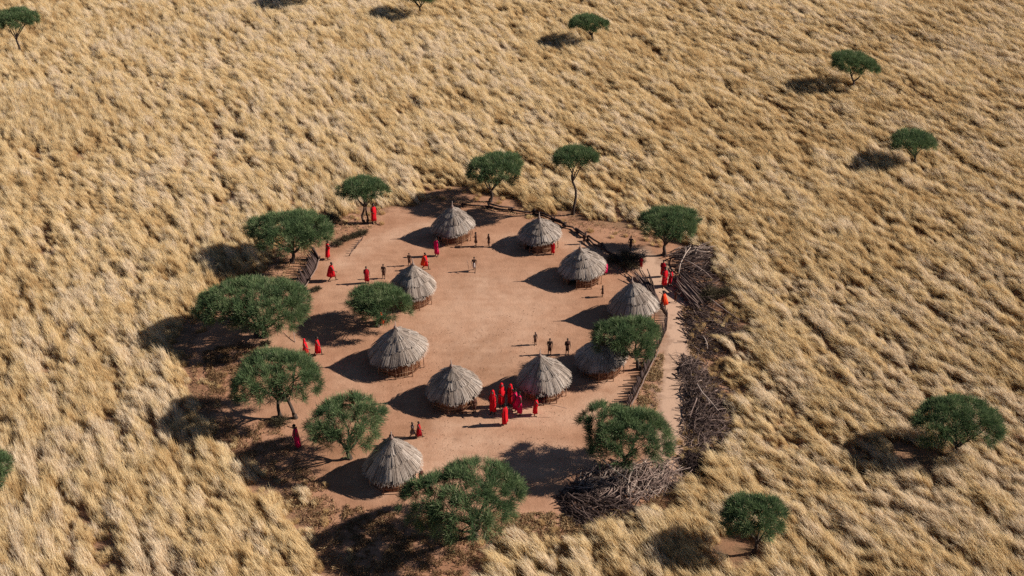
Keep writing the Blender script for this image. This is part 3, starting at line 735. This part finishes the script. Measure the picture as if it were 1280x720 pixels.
# ------------------------------------------------------------------ fences
def resample(pts, step):
    pts = [np.array(p, float) for p in pts]; out_ = [pts[0]]; acc = 0
    for a, b in zip(pts[:-1], pts[1:]):
        L = np.linalg.norm(b - a); n = max(1, int(round(L / step)))
        for k in range(1, n + 1): out_.append(a + (b - a) * k / n)
    return out_
def rail_fence(px, label, seed, ph=.42, step=1.9):
    rd = random.Random(seed); pts = resample(xyl(px), step); t = empty('rail_fence', (*pts[0], 0)); tag(t, label, 'fence')
    o = Vector((*pts[0], 0)); Q = [Vector((*p, 0)) - o for p in pts]
    for q in Q:
        mb = MB(); h = ph * rd.uniform(.8, 1.35); ln = Vector((rd.uniform(-.12, .12), rd.uniform(-.12, .12), 0))
        mb.tube([q - Vector((0, 0, .05)), q + Vector((0, 0, h * .5)) + ln * .5, q + Vector((0, 0, h)) + ln], [.11, .10, .08], 6, rd.uniform(0, .4))
        mb.tube([q + Vector((0, 0, h * .6)) + ln * .6, q + Vector((.13, .04, h * 1.05))], [.04, .03], 5, .2)
        mb.build('post', M['stick'], t)
    for k, (a, b) in enumerate(zip(Q[:-1], Q[1:])):
        for zz in (.16, .42):
            if rd.random() < (.05 if zz < .3 else .45): continue
            mb = MB(); d = (b - a).normalized() * .25; w = Vector((rd.uniform(-.2, .2), rd.uniform(-.2, .2), 0))
            z0 = zz * ph / .5 + rd.uniform(-.08, .08); z1 = zz * ph / .5 + rd.uniform(-.08, .08)
            mb.tube([a - d + Vector((0, 0, z0)) + w, a.lerp(b, .5) + Vector((0, 0, (z0 + z1) / 2 + rd.uniform(-.05, .05))) - w, b + d + Vector((0, 0, z1)) + w], [.095, .085, .06], 6, rd.uniform(.0, .45))
            mb.build('rail', M['stick'], t)
    return t
def stake_fence(px, label, seed, h=.6, step=.22, lean=(-.2, 0), rail=True, tints=(.0, .45), thick=1.0):
    rd = random.Random(seed); pts = resample(xyl(px), step)
    if len(pts) > 98: pts = [pts[int(k * (len(pts) - 1) / 97)] for k in range(98)]
    t = empty('stake_fence', (*pts[0], 0)); tag(t, label, 'fence'); o = Vector((*pts[0], 0))
    for p in pts:
        q = Vector((*p, 0)) - o; mb = MB(); hh = h * rd.uniform(.65, 1.3)
        l = Vector((lean[0] + rd.uniform(-.15, .15), lean[1] + rd.uniform(-.15, .15), 0)) * hh
        mb.tube([q - Vector((0, 0, .04)), q + l * .5 + Vector((0, 0, hh * .5)), q + l + Vector((0, 0, hh))], [.055 * thick, .048 * thick, .032 * thick], 5, rd.uniform(*tints)); mb.build('stake', M['stick'], t)
    if rail:
        mb = MB(); sub = pts[::3] + [pts[-1]]
        mb.tube([Vector((p[0] + .18 + rd.uniform(-.03, .03), p[1], .16 + rd.uniform(-.03, .05))) - o for p in sub], .05, 6, .72); mb.build('rail', M['stick'], t)
    return t
rail_fence([(578, 258), (612, 260), (640, 265), (668, 268), (692, 277), (722, 291), (731, 297)], 'low rough log rail fence curving behind the two back huts', 3, .45)
rail_fence([(735, 301), (752, 312), (768, 326), (784, 340)], 'short dark log rail fence running into the tree shadow behind the right-hand hut', 4, .6)
stake_fence([(398, 322), (393, 338), (385, 351), (377, 364)], 'short stake fence with a pale rail at the left edge by two people in red', 5, .95, .15, (-.5, .1), True, (.0, .5), 1.7)
stake_fence([(826, 386), (834, 398), (833, 412), (826, 428), (822, 436)], 'curved fence of dark stakes right of the hut by the stacked poles', 6, .85, .22, (-.1, .1), False)
stake_fence([(820, 440), (812, 456), (803, 474), (794, 494), (786, 508)], 'straight low stake fence with a long pale rail beside the dirt track', 7, .7, .16, (-.35, 0), True, (.0, .45), 1.4)
stake_fence([(436, 320), (443, 311), (451, 301)], 'tiny broken fence of crooked dark sticks at the upper left of the clearing', 8, .55, .42, (.5, .2), False, (.3, .7))

# ------------------------------------------------------------------ stacked poles, one object each
def pole(a, b, r_, rd, label, cat, group, name='wooden_pole', tint=None, bend=.03):
    a = Vector(a); b = Vector(b); L = (b - a).length; mb = MB(); m_ = (a + b) / 2; w = Vector((rd.uniform(-1, 1), rd.uniform(-1, 1), rd.uniform(-.3, 1))) * bend * L
    w2 = Vector((rd.uniform(-1, 1), rd.uniform(-1, 1), 0)) * bend * L * .5
    mb.tube([a - m_, a.lerp(b, .3) - m_ + w, a.lerp(b, .65) - m_ + w - w2, b - m_], [r_, r_ * .9, r_ * .75, r_ * .5], 6, rd.uniform(.15, .9) if tint is None else tint)
    if name == 'dead_branch':
        for k in range(3):
            s = rd.uniform(.3, .8); p = a.lerp(b, s) - m_ + w * .8; d = Vector((rd.uniform(-1, 1), rd.uniform(-1, 1), rd.uniform(.1, .6))).normalized() * L * rd.uniform(.10, .2); d += (b - a).normalized() * L * .14
            mb.tube([p, p + d * .5 + Vector((.03, 0, .02)), p + d], [r_ * .5, r_ * .35, r_ * .15], 5, tint or .8)
    o = mb.build(name, M['stick']); o.location = m_; tag(o, label, cat, group); return o
rd = random.Random(11)
for k in range(24):
    f = k / 23
    a = G(826 - 14 * f + rd.uniform(-3, 3), 384 + rd.uniform(-8, 4) - 14 * f); b = G(808 - 20 * f + rd.uniform(-3, 3), 352 - 6 * f + rd.uniform(-7, 4))
    b[2] = rd.uniform(.25, .75); a[2] = .06 + .02 * (k % 4)
    pole(a, b, rd.uniform(.05, .085), rd, 'dark pole stacked slantwise between the hut roof and the trio in red', 'pole', 'poles stacked beside the hut')
for k in range(30):
    f = k / 29
    a = G(845 + 8 * f + rd.uniform(-4, 4), 362 - 16 * f + rd.uniform(-4, 4)); b = G(868 + 16 * f + rd.uniform(-4, 5), 388 - 14 * f + rd.uniform(-6, 4))
    a[2] = rd.uniform(.25, .7); b[2] = .07 + .04 * rd.random() + .12 * (k % 3)
    pole(a, b, rd.uniform(.05, .085), rd, 'dark pole of the stack lying right of the trio in red on the track', 'pole', 'poles stacked right of the track')

# ------------------------------------------------------------------ brush
def brush(name, poly_px, n, seed, hmax, lens, rads, tints, adir=None, spread=1.0, label=None, fine=0, curve=.12, ref=None):
    rd = random.Random(seed); poly = np.array(xyl(poly_px)); lo = poly.min(0); hi = poly.max(0); mb = MB(); c = poly.mean(0)
    k = 0; tot = n + fine; ptsx = []
    while len(ptsx) < tot:
        x = rd.uniform(lo[0], hi[0]); y = rd.uniform(lo[1], hi[1])
        if poly_sd(np.array([x]), np.array([y]), poly)[0] < 0: ptsx.append((x, y))
    sds = -poly_sd(np.array([p[0] for p in ptsx]), np.array([p[1] for p in ptsx]), poly); mxs = sds.max()
    for k, (x, y) in enumerate(ptsx):
        fn = k >= n; hloc = hmax * min(1, sds[k] / (mxs * .6)) * (.6 + .4 * rd.random())
        L = rd.uniform(*lens) * (.45 if fn else 1); r_ = rd.uniform(*rads) * (.5 if fn else 1)
        a = (R(adir) + rd.gauss(0, spread)) if adir is not None else rd.uniform(0, 6.28)
        d = Vector((math.cos(a), math.sin(a), rd.uniform(-.15, .35) if not fn else rd.uniform(-.1, .9))).normalized(); z = rd.uniform(.04, max(.06, hloc))
        s = Vector((-d.y, d.x, rd.uniform(-.2, .3))) * rd.choice((-1, 1)) * curve * L * rd.uniform(.3, 1.4)
        p = Vector((x - c[0], y - c[1], z)); P0 = p - d * L * .5; P1 = p + d * L * .5
        P0.z = max(.03, P0.z); P1.z = max(.03, P1.z)
        mb.tube([P0, P0.lerp(P1, .33) + s, P0.lerp(P1, .66) + s * .9, P1], [r_, r_ * .85, r_ * .6, r_ * .3], 5 if not fn else 3, rd.uniform(*tints), not fn)
        if not fn and rd.random() < .5:
            q = P0.lerp(P1, rd.uniform(.3, .7)) + s; e = q + Vector((rd.uniform(-1, 1), rd.uniform(-1, 1), rd.uniform(0, .5))) * L * .25
            mb.tube([q, q.lerp(e, .5) + Vector((0, 0, .03)), e], [r_ * .5, r_ * .4, r_ * .15], 4, rd.uniform(*tints), False)
    o = mb.build(name, M['stick']); o.location = (c[0], c[1], 0); tag(o, label, 'brush pile', None, 'stuff'); return o
brush('brush_pile', [(842, 318), (862, 308), (888, 304), (893, 318), (893, 338), (875, 346), (852, 340)], 190, 21, .5, (1.2, 2.6), (.022, .05), (.1, .8), 5, .35, 'dark heap of cut branches right of the domed acacia', 300)
brush('brush_pile', [(850, 316), (870, 307), (890, 306), (888, 320), (865, 325)], 70, 22, .75, (1.2, 2.2), (.035, .06), (.85, 1), 15, .35, 'pale curved branches topping the heap right of the domed acacia', 20, .2)
brush('brush_pile', [(846, 345), (885, 340), (905, 365), (895, 382), (872, 386), (852, 366)], 110, 23, .5, (1.5, 3), (.02, .05), (.1, .8), -35, .5, 'loose branches scattered behind the right-hand pole stack', 120)
brush('brush_pile', [(856, 390), (885, 385), (918, 398), (925, 420), (912, 450), (895, 452), (868, 440), (858, 415)], 260, 24, .35, (.9, 2.6), (.018, .045), (.1, .85), -45, .55, 'thin scatter of dead branches beside the bend of the track', 350)
brush('brush_pile', [(854, 446), (870, 450), (890, 472), (916, 512), (918, 538), (896, 554), (870, 562), (858, 545), (856, 500), (852, 470)], 620, 25, .55, (.8, 2.4), (.018, .042), (.2, .9), None, 1, 'long dark thorn brush barrier beside the dirt track', 1000)
brush('brush_pile', [(852, 566), (880, 560), (900, 570), (880, 592), (862, 606), (852, 590)], 160, 27, .5, (.8, 1.8), (.018, .04), (.0, .5), None, 1, 'small dark brush at the lower end of the long barrier', 300)
brush('brush_pile', [(722, 606), (738, 592), (765, 583), (800, 588), (838, 580), (846, 600), (830, 612), (800, 622), (765, 620), (735, 622)], 300, 28, .6, (1.4, 3.0), (.028, .058), (.6, 1), 35, .8, 'pale heap of bare branches under the lower right acacia', 160, .22)
brush('brush_pile', [(700, 625), (722, 612), (755, 618), (790, 628), (800, 646), (772, 650), (750, 640), (762, 662), (735, 664), (712, 650)], 330, 29, .6, (.9, 2.2), (.02, .045), (.0, .75), -40, .5, 'dark tangled heap of branches below the pale heap', 420)
# big loose branches
def branch(a, b, z0, z1, r_, tint, label, seed):
    A = G(*a); B = G(*b); A[2] = z0; B[2] = z1; pole(A, B, r_, random.Random(seed), label, 'branch', None, 'dead_branch', tint, .06)
branch((848, 343), (862, 322), .1, 1.1, .06, .98, 'pale forked branch sticking up out of the upper heap', 1)
branch((852, 334), (890, 352), .9, .3, .055, .9, 'long pale branch slanting across the upper heap', 2)
branch((884, 376), (925, 402), .4, .15, .06, .9, 'long pale branch trailing from the right-hand pole stack into the grass', 3)
branch((870, 492), (897, 520), .9, .5, .06, .98, 'long pale branch lying on the dark thorn barrier', 4)
branch((870, 507), (861, 528), .7, .15, .05, .75, 'reddish branch at the track side of the dark thorn barrier', 5)
branch((878, 422), (884, 440), .2, .3, .05, .98, 'short pale branch in the scatter beside the bend of the track', 6)
branch((752, 584), (800, 616), .7, .3, .055, 1.0, 'long pale branch laid across the pale heap', 7)
branch((762, 505), (769, 480), .05, .6, .03, .5, 'thin dead branch beside the shaded hut', 8) if False else None
branch((726, 640), (762, 668), .3, .06, .06, .3, 'dark branch poking out of the bottom of the dark tangled heap', 9)
branch((369, 428), (366, 415), .02, .5, .03, .9, 'thin pale forked branch right of the widest acacia trunk', 10)
branch((356, 524), (340, 533), .08, .25, .07, .4, 'crooked dead branch lying by the splayed acacia trunks', 12)

# ------------------------------------------------------------------ thorn bushes
def bush(px, py, rm, hm, label, n=2600, seed=0, mat='bushleaf', name='thorn_bush'):
    r = np.random.default_rng(900 + seed); B = G(px, py); t = empty(name, B); tag(t, label, 'bush')
    mb = MB(); rd = random.Random(seed); TP = []
    for k in range(26):
        a = rd.uniform(0, 6.28); q = rm * math.sqrt(rd.random()); e = Vector((q * math.cos(a), q * math.sin(a) * .8, hm * rd.uniform(.4, 1) * (1 - .5 * q / rm)))
        mb.tube([(0, 0, 0), e * .5 + Vector((0, 0, .12 * hm)), e], [.035, .022, .008], 5, rd.uniform(.2, .6), False); TP.append(e)
    mb.build('stems', M['stick'], t); TP = np.array([tuple(v) for v in TP])
    ci = r.integers(0, len(TP), n); d = r.normal(size=(n, 3)); d[:, 2] = abs(d[:, 2]) * .8; d /= np.linalg.norm(d, axis=1)[:, None]
    s0 = TP[ci] * r.uniform(.5, 1, n)[:, None] + d * r.random(n)[:, None] * .3 * rm ** .5; s0[:, 2] = np.maximum(s0[:, 2], .02)
    sd = np.cross(d, r.normal(size=(n, 3))); sd /= np.linalg.norm(sd, axis=1)[:, None]; ln = r.uniform(.1, .3, n)[:, None]; w = r.uniform(.008, .018, n)[:, None]
    V = np.stack([s0 - sd * w, s0 + sd * w, s0 + d * ln + sd * w * .4, s0 + d * ln - sd * w * .4], 1)
    link('twigs', quads_mesh('twigs', V, np.clip(r.normal(.5, .25, n), 0, 1)), M[mat], t); return t
bush(780, 330, 2.0, .9, 'leafless grey-green thorn bush in the tree shadow behind the right-hand hut', 5200, 1)
bush(412, 277, 1.5, .9, 'dark reddish thorn bush left of the small twin-trunk acacia', 3000, 2)
bush(422, 306, .55, .35, 'small dry bush left end of a row of four in the upper left', 700, 3)
bush(433, 300, .45, .3, 'small dry bush second from the left of a row of four', 600, 4)
bush(443, 296, .45, .28, 'small dry bush third from the left of a row of four', 600, 5)
bush(453, 293, .6, .32, 'small dry bush right end of a row of four in the upper left', 700, 6)
bush(396, 363, .4, .3, 'tiny dry bush at the foot of the left stake fence', 500, 7)
bush(333, 431, .4, .25, 'tiny dark bush below the trunks of the widest acacia', 500, 8)
bush(893, 372, 1.6, .9, 'dark thorn bush at the grass edge right of the pole stack', 3600, 9)
bush(352, 530, .8, .45, 'low dark bush at the foot of the splayed acacia', 1200, 10)

# ------------------------------------------------------------------ dead leaf litter on the bare earth
def litter(name, poly_px, n, seed, label, tint=(.0, 1.0), size=(.05, .2), clump=.45, zmax=.10):
    r = np.random.default_rng(seed); poly = np.array(xyl(poly_px)); lo = poly.min(0); hi = poly.max(0)
    x = r.uniform(lo[0], hi[0], n * 4); y = r.uniform(lo[1], hi[1], n * 4)
    sd = poly_sd(x, y, poly); k = (sd < -.1) & (vnoise(x, y, clump, seed, 2) + r.random(n * 4) * .5 > .78); x = x[k][:n]; y = y[k][:n]; m_ = len(x)
    d = r.normal(size=(m_, 3)); d[:, 2] = abs(d[:, 2]) * .5; d /= np.linalg.norm(d, axis=1)[:, None]
    s0 = np.stack([x, y, .015 + r.random(m_) * zmax], 1); ln = r.uniform(*size, m_)[:, None]; w = r.uniform(.01, .03, m_)[:, None]
    s = np.cross(d, r.normal(size=(m_, 3))); s /= np.linalg.norm(s, axis=1)[:, None]
    V = np.stack([s0 - s * w, s0 + s * w, s0 + d * ln + s * w * .5, s0 + d * ln - s * w * .5], 1)
    o = link(name, quads_mesh(name, V, r.uniform(*tint, m_)), M['litter']); tag(o, label, 'litter', None, 'stuff')
litter('leaf_litter', [(250, 440), (300, 425), (330, 438), (320, 470), (290, 500), (262, 490)], 9000, 41, 'reddish dead leaves below the widest acacia on the left', (0, .7))
litter('leaf_litter', [(290, 540), (340, 520), (400, 600), (430, 640), (400, 650), (330, 600)], 9000, 42, 'dry litter at the lower left rim of the clearing', (0, .9))
litter('leaf_litter', [(430, 630), (560, 650), (610, 690), (560, 740), (440, 730), (415, 680)], 15000, 43, 'reddish dead leaves in the shade under the nearest acacia', (0, .8))
litter('leaf_litter', [(600, 640), (700, 640), (800, 640), (760, 668), (650, 680), (610, 690)], 9000, 44, 'straw litter along the bottom rim of the clearing', (.3, 1))
litter('leaf_litter', [(800, 450), (832, 440), (828, 500), (815, 530), (795, 520)], 6000, 45, 'straw litter between the stake fence and the track', (.4, 1))
litter('leaf_litter', [(480, 262), (560, 245), (720, 270), (840, 300), (835, 308), (700, 282), (560, 255)], 7000, 46, 'straw litter along the back rim of the clearing', (.3, 1))
litter('leaf_litter', [(300, 345), (400, 275), (480, 262), (470, 285), (400, 310), (350, 380)], 7000, 47, 'straw litter along the upper left rim of the clearing', (.2, 1))
litter('leaf_litter', [(850, 380), (925, 395), (930, 450), (940, 520), (880, 600), (850, 570), (860, 450)], 14000, 48, 'dead leaves and straw among the brush beside the track', (.1, .8))
litter('leaf_litter', [(236, 440), (262, 440), (300, 545), (420, 640), (440, 720), (412, 720), (385, 660), (290, 575), (245, 500)], 12000, 50, 'brown dead grass along the lower left rim of the clearing', (.1, .8), (.1, .4), .9, .22)
litter('leaf_litter', [(600, 730), (650, 668), (760, 655), (860, 600), (880, 640), (800, 690), (680, 710), (640, 740)], 9000, 51, 'brown dead grass along the lower right rim of the clearing', (.1, .8), (.1, .4), .9, .22)
litter('leaf_litter', [(430, 420), (700, 380), (720, 560), (520, 580)], 900, 49, 'sparse leaf bits scattered over the open middle', (0, .5), (.03, .09), .5, .02)

# ------------------------------------------------------------------ the grass: wind-laid tussocks as instances of a few tufts
tuft_col = bpy.data.collections.new('grass_tufts')
NV = 10
for v_ in range(NV):
    r = np.random.default_rng(1000 + v_); nb = 60; seg = 4
    q = .34 * np.sqrt(r.random(nb)); a = r.uniform(0, 6.28, nb); root = np.stack([q * np.cos(a), q * np.sin(a), np.zeros(nb)], 1)
    L = r.uniform(.8, 1.9, nb) * (1 - .3 * (q / .34) * r.random(nb)); bend = r.uniform(.2, .65, nb)
    out0 = root * r.uniform(-.3, .5, nb)[:, None]; side = r.normal(0, .055, nb)
    ring = []
    for s in range(seg + 1):
        f = s / seg; p = root.copy() + out0 * f * (1 - .5 * f)
        p[:, 2] += L * (f * .92 - .42 * bend * f ** 2.2); p[:, 0] += L * (.22 * f + bend * .85 * f ** 2); p[:, 1] += L * side * f
        ring.append(p)
    lk = r.integers(0, 6, nb); lq = .34 * np.sqrt(r.random(6)); la = r.uniform(0, 6.28, 6); lc = np.stack([lq * np.cos(la), lq * np.sin(la)], 1); lL = r.uniform(.6, 1.25, 6)
    for s in range(seg + 1):
        f = (s / seg) ** 1.3 * .72; base = ring[s][:, :2] - root[:, :2]
        ring[s][:, :2] += f * (lc[lk] - root[:, :2]); ring[s][:, 2] *= 1 - (s / seg) * (1 - np.clip(lL[lk], .6, 1.2)) * .6
    wdir = np.stack([r.normal(0, .35, nb), np.ones(nb), r.normal(0, .25, nb)], 1); wdir /= np.linalg.norm(wdir, axis=1)[:, None]
    wd = r.uniform(.007, .013, nb); prof_ = [.8, 1.0, 1.0, .8, .12]; blt = np.clip(r.normal(.5, .2, nb) + (r.random(6) - .5)[lk] * .7, 0, 1)
    V = []; TP = []; TN = []
    bt = r.uniform(0, 1, nb)
    for s in range(seg):
        w0 = (wd * prof_[s])[:, None] * wdir; w1 = (wd * prof_[s + 1])[:, None] * wdir
        V.append(np.stack([ring[s] - w0, ring[s] + w0, ring[s + 1] + w1, ring[s + 1] - w1], 1)); TP.append(np.tile([s / seg, s / seg, (s + 1) / seg, (s + 1) / seg], (nb, 1))); TN.append(np.repeat(blt, 4))
    V = np.concatenate(V); TP = np.concatenate(TP)
    me = quads_mesh('grass_tuft', V); at = me.attributes.new('tip', 'FLOAT', 'POINT'); at.data.foreach_set('value', TP.reshape(-1).astype(np.float32)); at = me.attributes.new('blade', 'FLOAT', 'POINT'); at.data.foreach_set('value', np.concatenate(TN).astype(np.float32))
    me.materials.append(M['grass']); o = bpy.data.objects.new('grass_tuft_%02d' % v_, me); tuft_col.objects.link(o)

step = .40
ys = np.arange(38, 198, step); XS = []; YS = []
for y in ys:
    z = y * cp + H * sp; hwid = .457 * z * 1.14 + 6
    st = step * (1 if y < 95 else 1 + (y - 95) / 92 * .25)
    xs_ = np.arange(-hwid, hwid, st); XS.append(xs_); YS.append(np.full(xs_.shape, y))
X = np.concatenate(XS); Y = np.concatenate(YS); n = len(X)
X = X + rng.uniform(-.3, .3, n); Y = Y + rng.uniform(-.3, .3, n)
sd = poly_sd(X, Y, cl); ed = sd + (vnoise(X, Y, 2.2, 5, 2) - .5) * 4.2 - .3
brz = np.array(xyl([(866, 385), (925, 395), (925, 450), (935, 540), (880, 590), (862, 560), (868, 450)])); keep = (ed > .1) | ((ed > -1.9) & (rng.random(n) < .12)) | ((poly_sd(X, Y, brz) < 0) & (rng.random(n) < .11 + .25 * (vnoise(X, Y, 1.6, 88) > .62)))
# wind frame: noise stretched along the wind
az = np.clip((X + 60) / 120, 0, 1); ang = R(136) + R(18) * az + (vnoise(X, Y, 14, 77, 2) - .5) * R(50)
ca, sa = math.cos(R(116)), math.sin(R(116)); U = X * ca + Y * sa; W = -X * sa + Y * ca
n1 = vnoise(U / 4.2, W, .58, 11, 2); n4 = vnoise(U / 4.5, W, .45, 31, 2); n2 = vnoise(U / 1.8, W, 3.5, 12, 2); n3 = vnoise(X, Y, 22, 13, 2)
gap = n1 * .74 + n2 * .26
for bx, by in [(1158, 577), (1140, 575), (922, 690), (935, 697)]:
    g_ = G(bx, by); keep &= np.hypot(X - g_[0], Y - g_[1]) > 1.2 + .5 * vnoise(X, Y, .8, 3)
for bx, by in trunk_spots: keep &= np.hypot(X - bx, Y - by) > .6
keep &= ~((gap < .35) & (rng.random(n) < .55))
X, Y, ang, n1, n2, n3, n4, gap, ed = [a[keep] for a in (X, Y, ang, n1, n2, n3, n4, gap, ed)]; n = len(X)
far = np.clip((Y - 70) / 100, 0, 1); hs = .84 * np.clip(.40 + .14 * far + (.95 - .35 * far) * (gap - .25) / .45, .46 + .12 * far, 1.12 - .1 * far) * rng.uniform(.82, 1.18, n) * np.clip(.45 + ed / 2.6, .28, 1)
ws = np.clip(.85 + .3 * (gap - .4), .75, 1.3) * rng.uniform(.9, 1.25, n) * (1 + np.clip((Y - 100) / 90, 0, 1) * .25)
# loose tufts strayed onto the rim
tint = np.clip(.5 + (n3 - .5) * .6 + (vnoise(X, Y, 3.2, 21, 2) - .5) * .7 + (gap - .45) * .4 + (n4 - .5) * 1.1 + .14 * np.clip((X + 60) / 120, 0, 1) + np.where(ed < 1.2, -.22 * (1.2 - ed), 0) + rng.normal(0, .12, n) + .09, .02, 1)  # paler towards the right: brightness painted in where leaning blades shade darker
me = bpy.data.meshes.new('savanna_grass'); me.vertices.add(n); me.vertices.foreach_set('co', np.stack([X, Y, np.zeros(n)], 1).astype(np.float32).ravel())
def pa(name, typ, arr):
    a = me.attributes.new(name, typ, 'POINT'); a.data.foreach_set('vector' if typ == 'FLOAT_VECTOR' else 'value', np.ascontiguousarray(arr).ravel())
pa('rot', 'FLOAT_VECTOR', np.stack([rng.normal(0, .10, n), rng.normal(0, .10, n), ang + rng.normal(0, .09, n)], 1).astype(np.float32))
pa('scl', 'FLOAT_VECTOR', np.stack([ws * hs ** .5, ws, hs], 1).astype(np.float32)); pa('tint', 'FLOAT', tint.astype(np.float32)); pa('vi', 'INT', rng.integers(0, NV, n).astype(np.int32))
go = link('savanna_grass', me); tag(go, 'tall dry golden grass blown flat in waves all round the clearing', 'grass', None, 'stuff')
ng = bpy.data.node_groups.new('scatter', 'GeometryNodeTree'); ng.interface.new_socket('Geometry', in_out='INPUT', socket_type='NodeSocketGeometry'); ng.interface.new_socket('Geometry', in_out='OUTPUT', socket_type='NodeSocketGeometry')
gi = ng.nodes.new('NodeGroupInput'); gout = ng.nodes.new('NodeGroupOutput'); iop = ng.nodes.new('GeometryNodeInstanceOnPoints'); cinf = ng.nodes.new('GeometryNodeCollectionInfo')
cinf.inputs['Collection'].default_value = tuft_col; cinf.inputs['Separate Children'].default_value = True; cinf.inputs['Reset Children'].default_value = True
def named(nm, typ):
    a = ng.nodes.new('GeometryNodeInputNamedAttribute'); a.data_type = typ; a.inputs['Name'].default_value = nm; return a.outputs['Attribute']
L_ = ng.links.new
L_(gi.outputs[0], iop.inputs['Points']); L_(cinf.outputs[0], iop.inputs['Instance']); iop.inputs['Pick Instance'].default_value = True
L_(named('vi', 'INT'), iop.inputs['Instance Index']); L_(named('rot', 'FLOAT_VECTOR'), iop.inputs['Rotation']); L_(named('scl', 'FLOAT_VECTOR'), iop.inputs['Scale']); L_(iop.outputs[0], gout.inputs[0])
md = go.modifiers.new('scatter', 'NODES'); md.node_group = ng
print('grass tufts', n)

# ------------------------------------------------------------------ light
SUN_EL, SUN_AZ = R(32.5), R(5)           # azimuth of the sun measured from +X towards +Y
w = bpy.data.worlds.new("World"); sc.world = w; w.use_nodes = True; nt = w.node_tree; nt.nodes.clear()
sky = nt.nodes.new('ShaderNodeTexSky'); sky.sky_type = 'NISHITA'; sky.sun_disc = False; sky.sun_elevation = SUN_EL; sky.sun_rotation = R(90) - SUN_AZ
bg = nt.nodes.new('ShaderNodeBackground'); sky.altitude = 2200; sky.dust_density = .4; sky.air_density = .8; bg.inputs[1].default_value = .05; wo = nt.nodes.new('ShaderNodeOutputWorld')
nt.links.new(sky.outputs[0], bg.inputs[0]); nt.links.new(bg.outputs[0], wo.inputs[0])
sl = bpy.data.lights.new('sun', 'SUN'); sl.energy = 5.0; sl.angle = R(.5); sl.color = (1, .945, .86)
so = bpy.data.objects.new('sun', sl); COL.objects.link(so); so.location = (60, 40, 60)
sdv = Vector((math.cos(SUN_EL) * math.cos(SUN_AZ), math.cos(SUN_EL) * math.sin(SUN_AZ), math.sin(SUN_EL)))
so.rotation_euler = sdv.to_track_quat('Z', 'Y').to_euler()
sc.view_settings.view_transform = 'Standard'; sc.view_settings.look = 'None'; sc.view_settings.gamma = 1; sc.view_settings.exposure = 0.55
sc.render.engine = 'CYCLES'; sc.cycles.use_denoising = False; sc.cycles.max_bounces = 5; sc.cycles.diffuse_bounces = 2; sc.cycles.transmission_bounces = 3; sc.cycles.transparent_max_bounces = 6
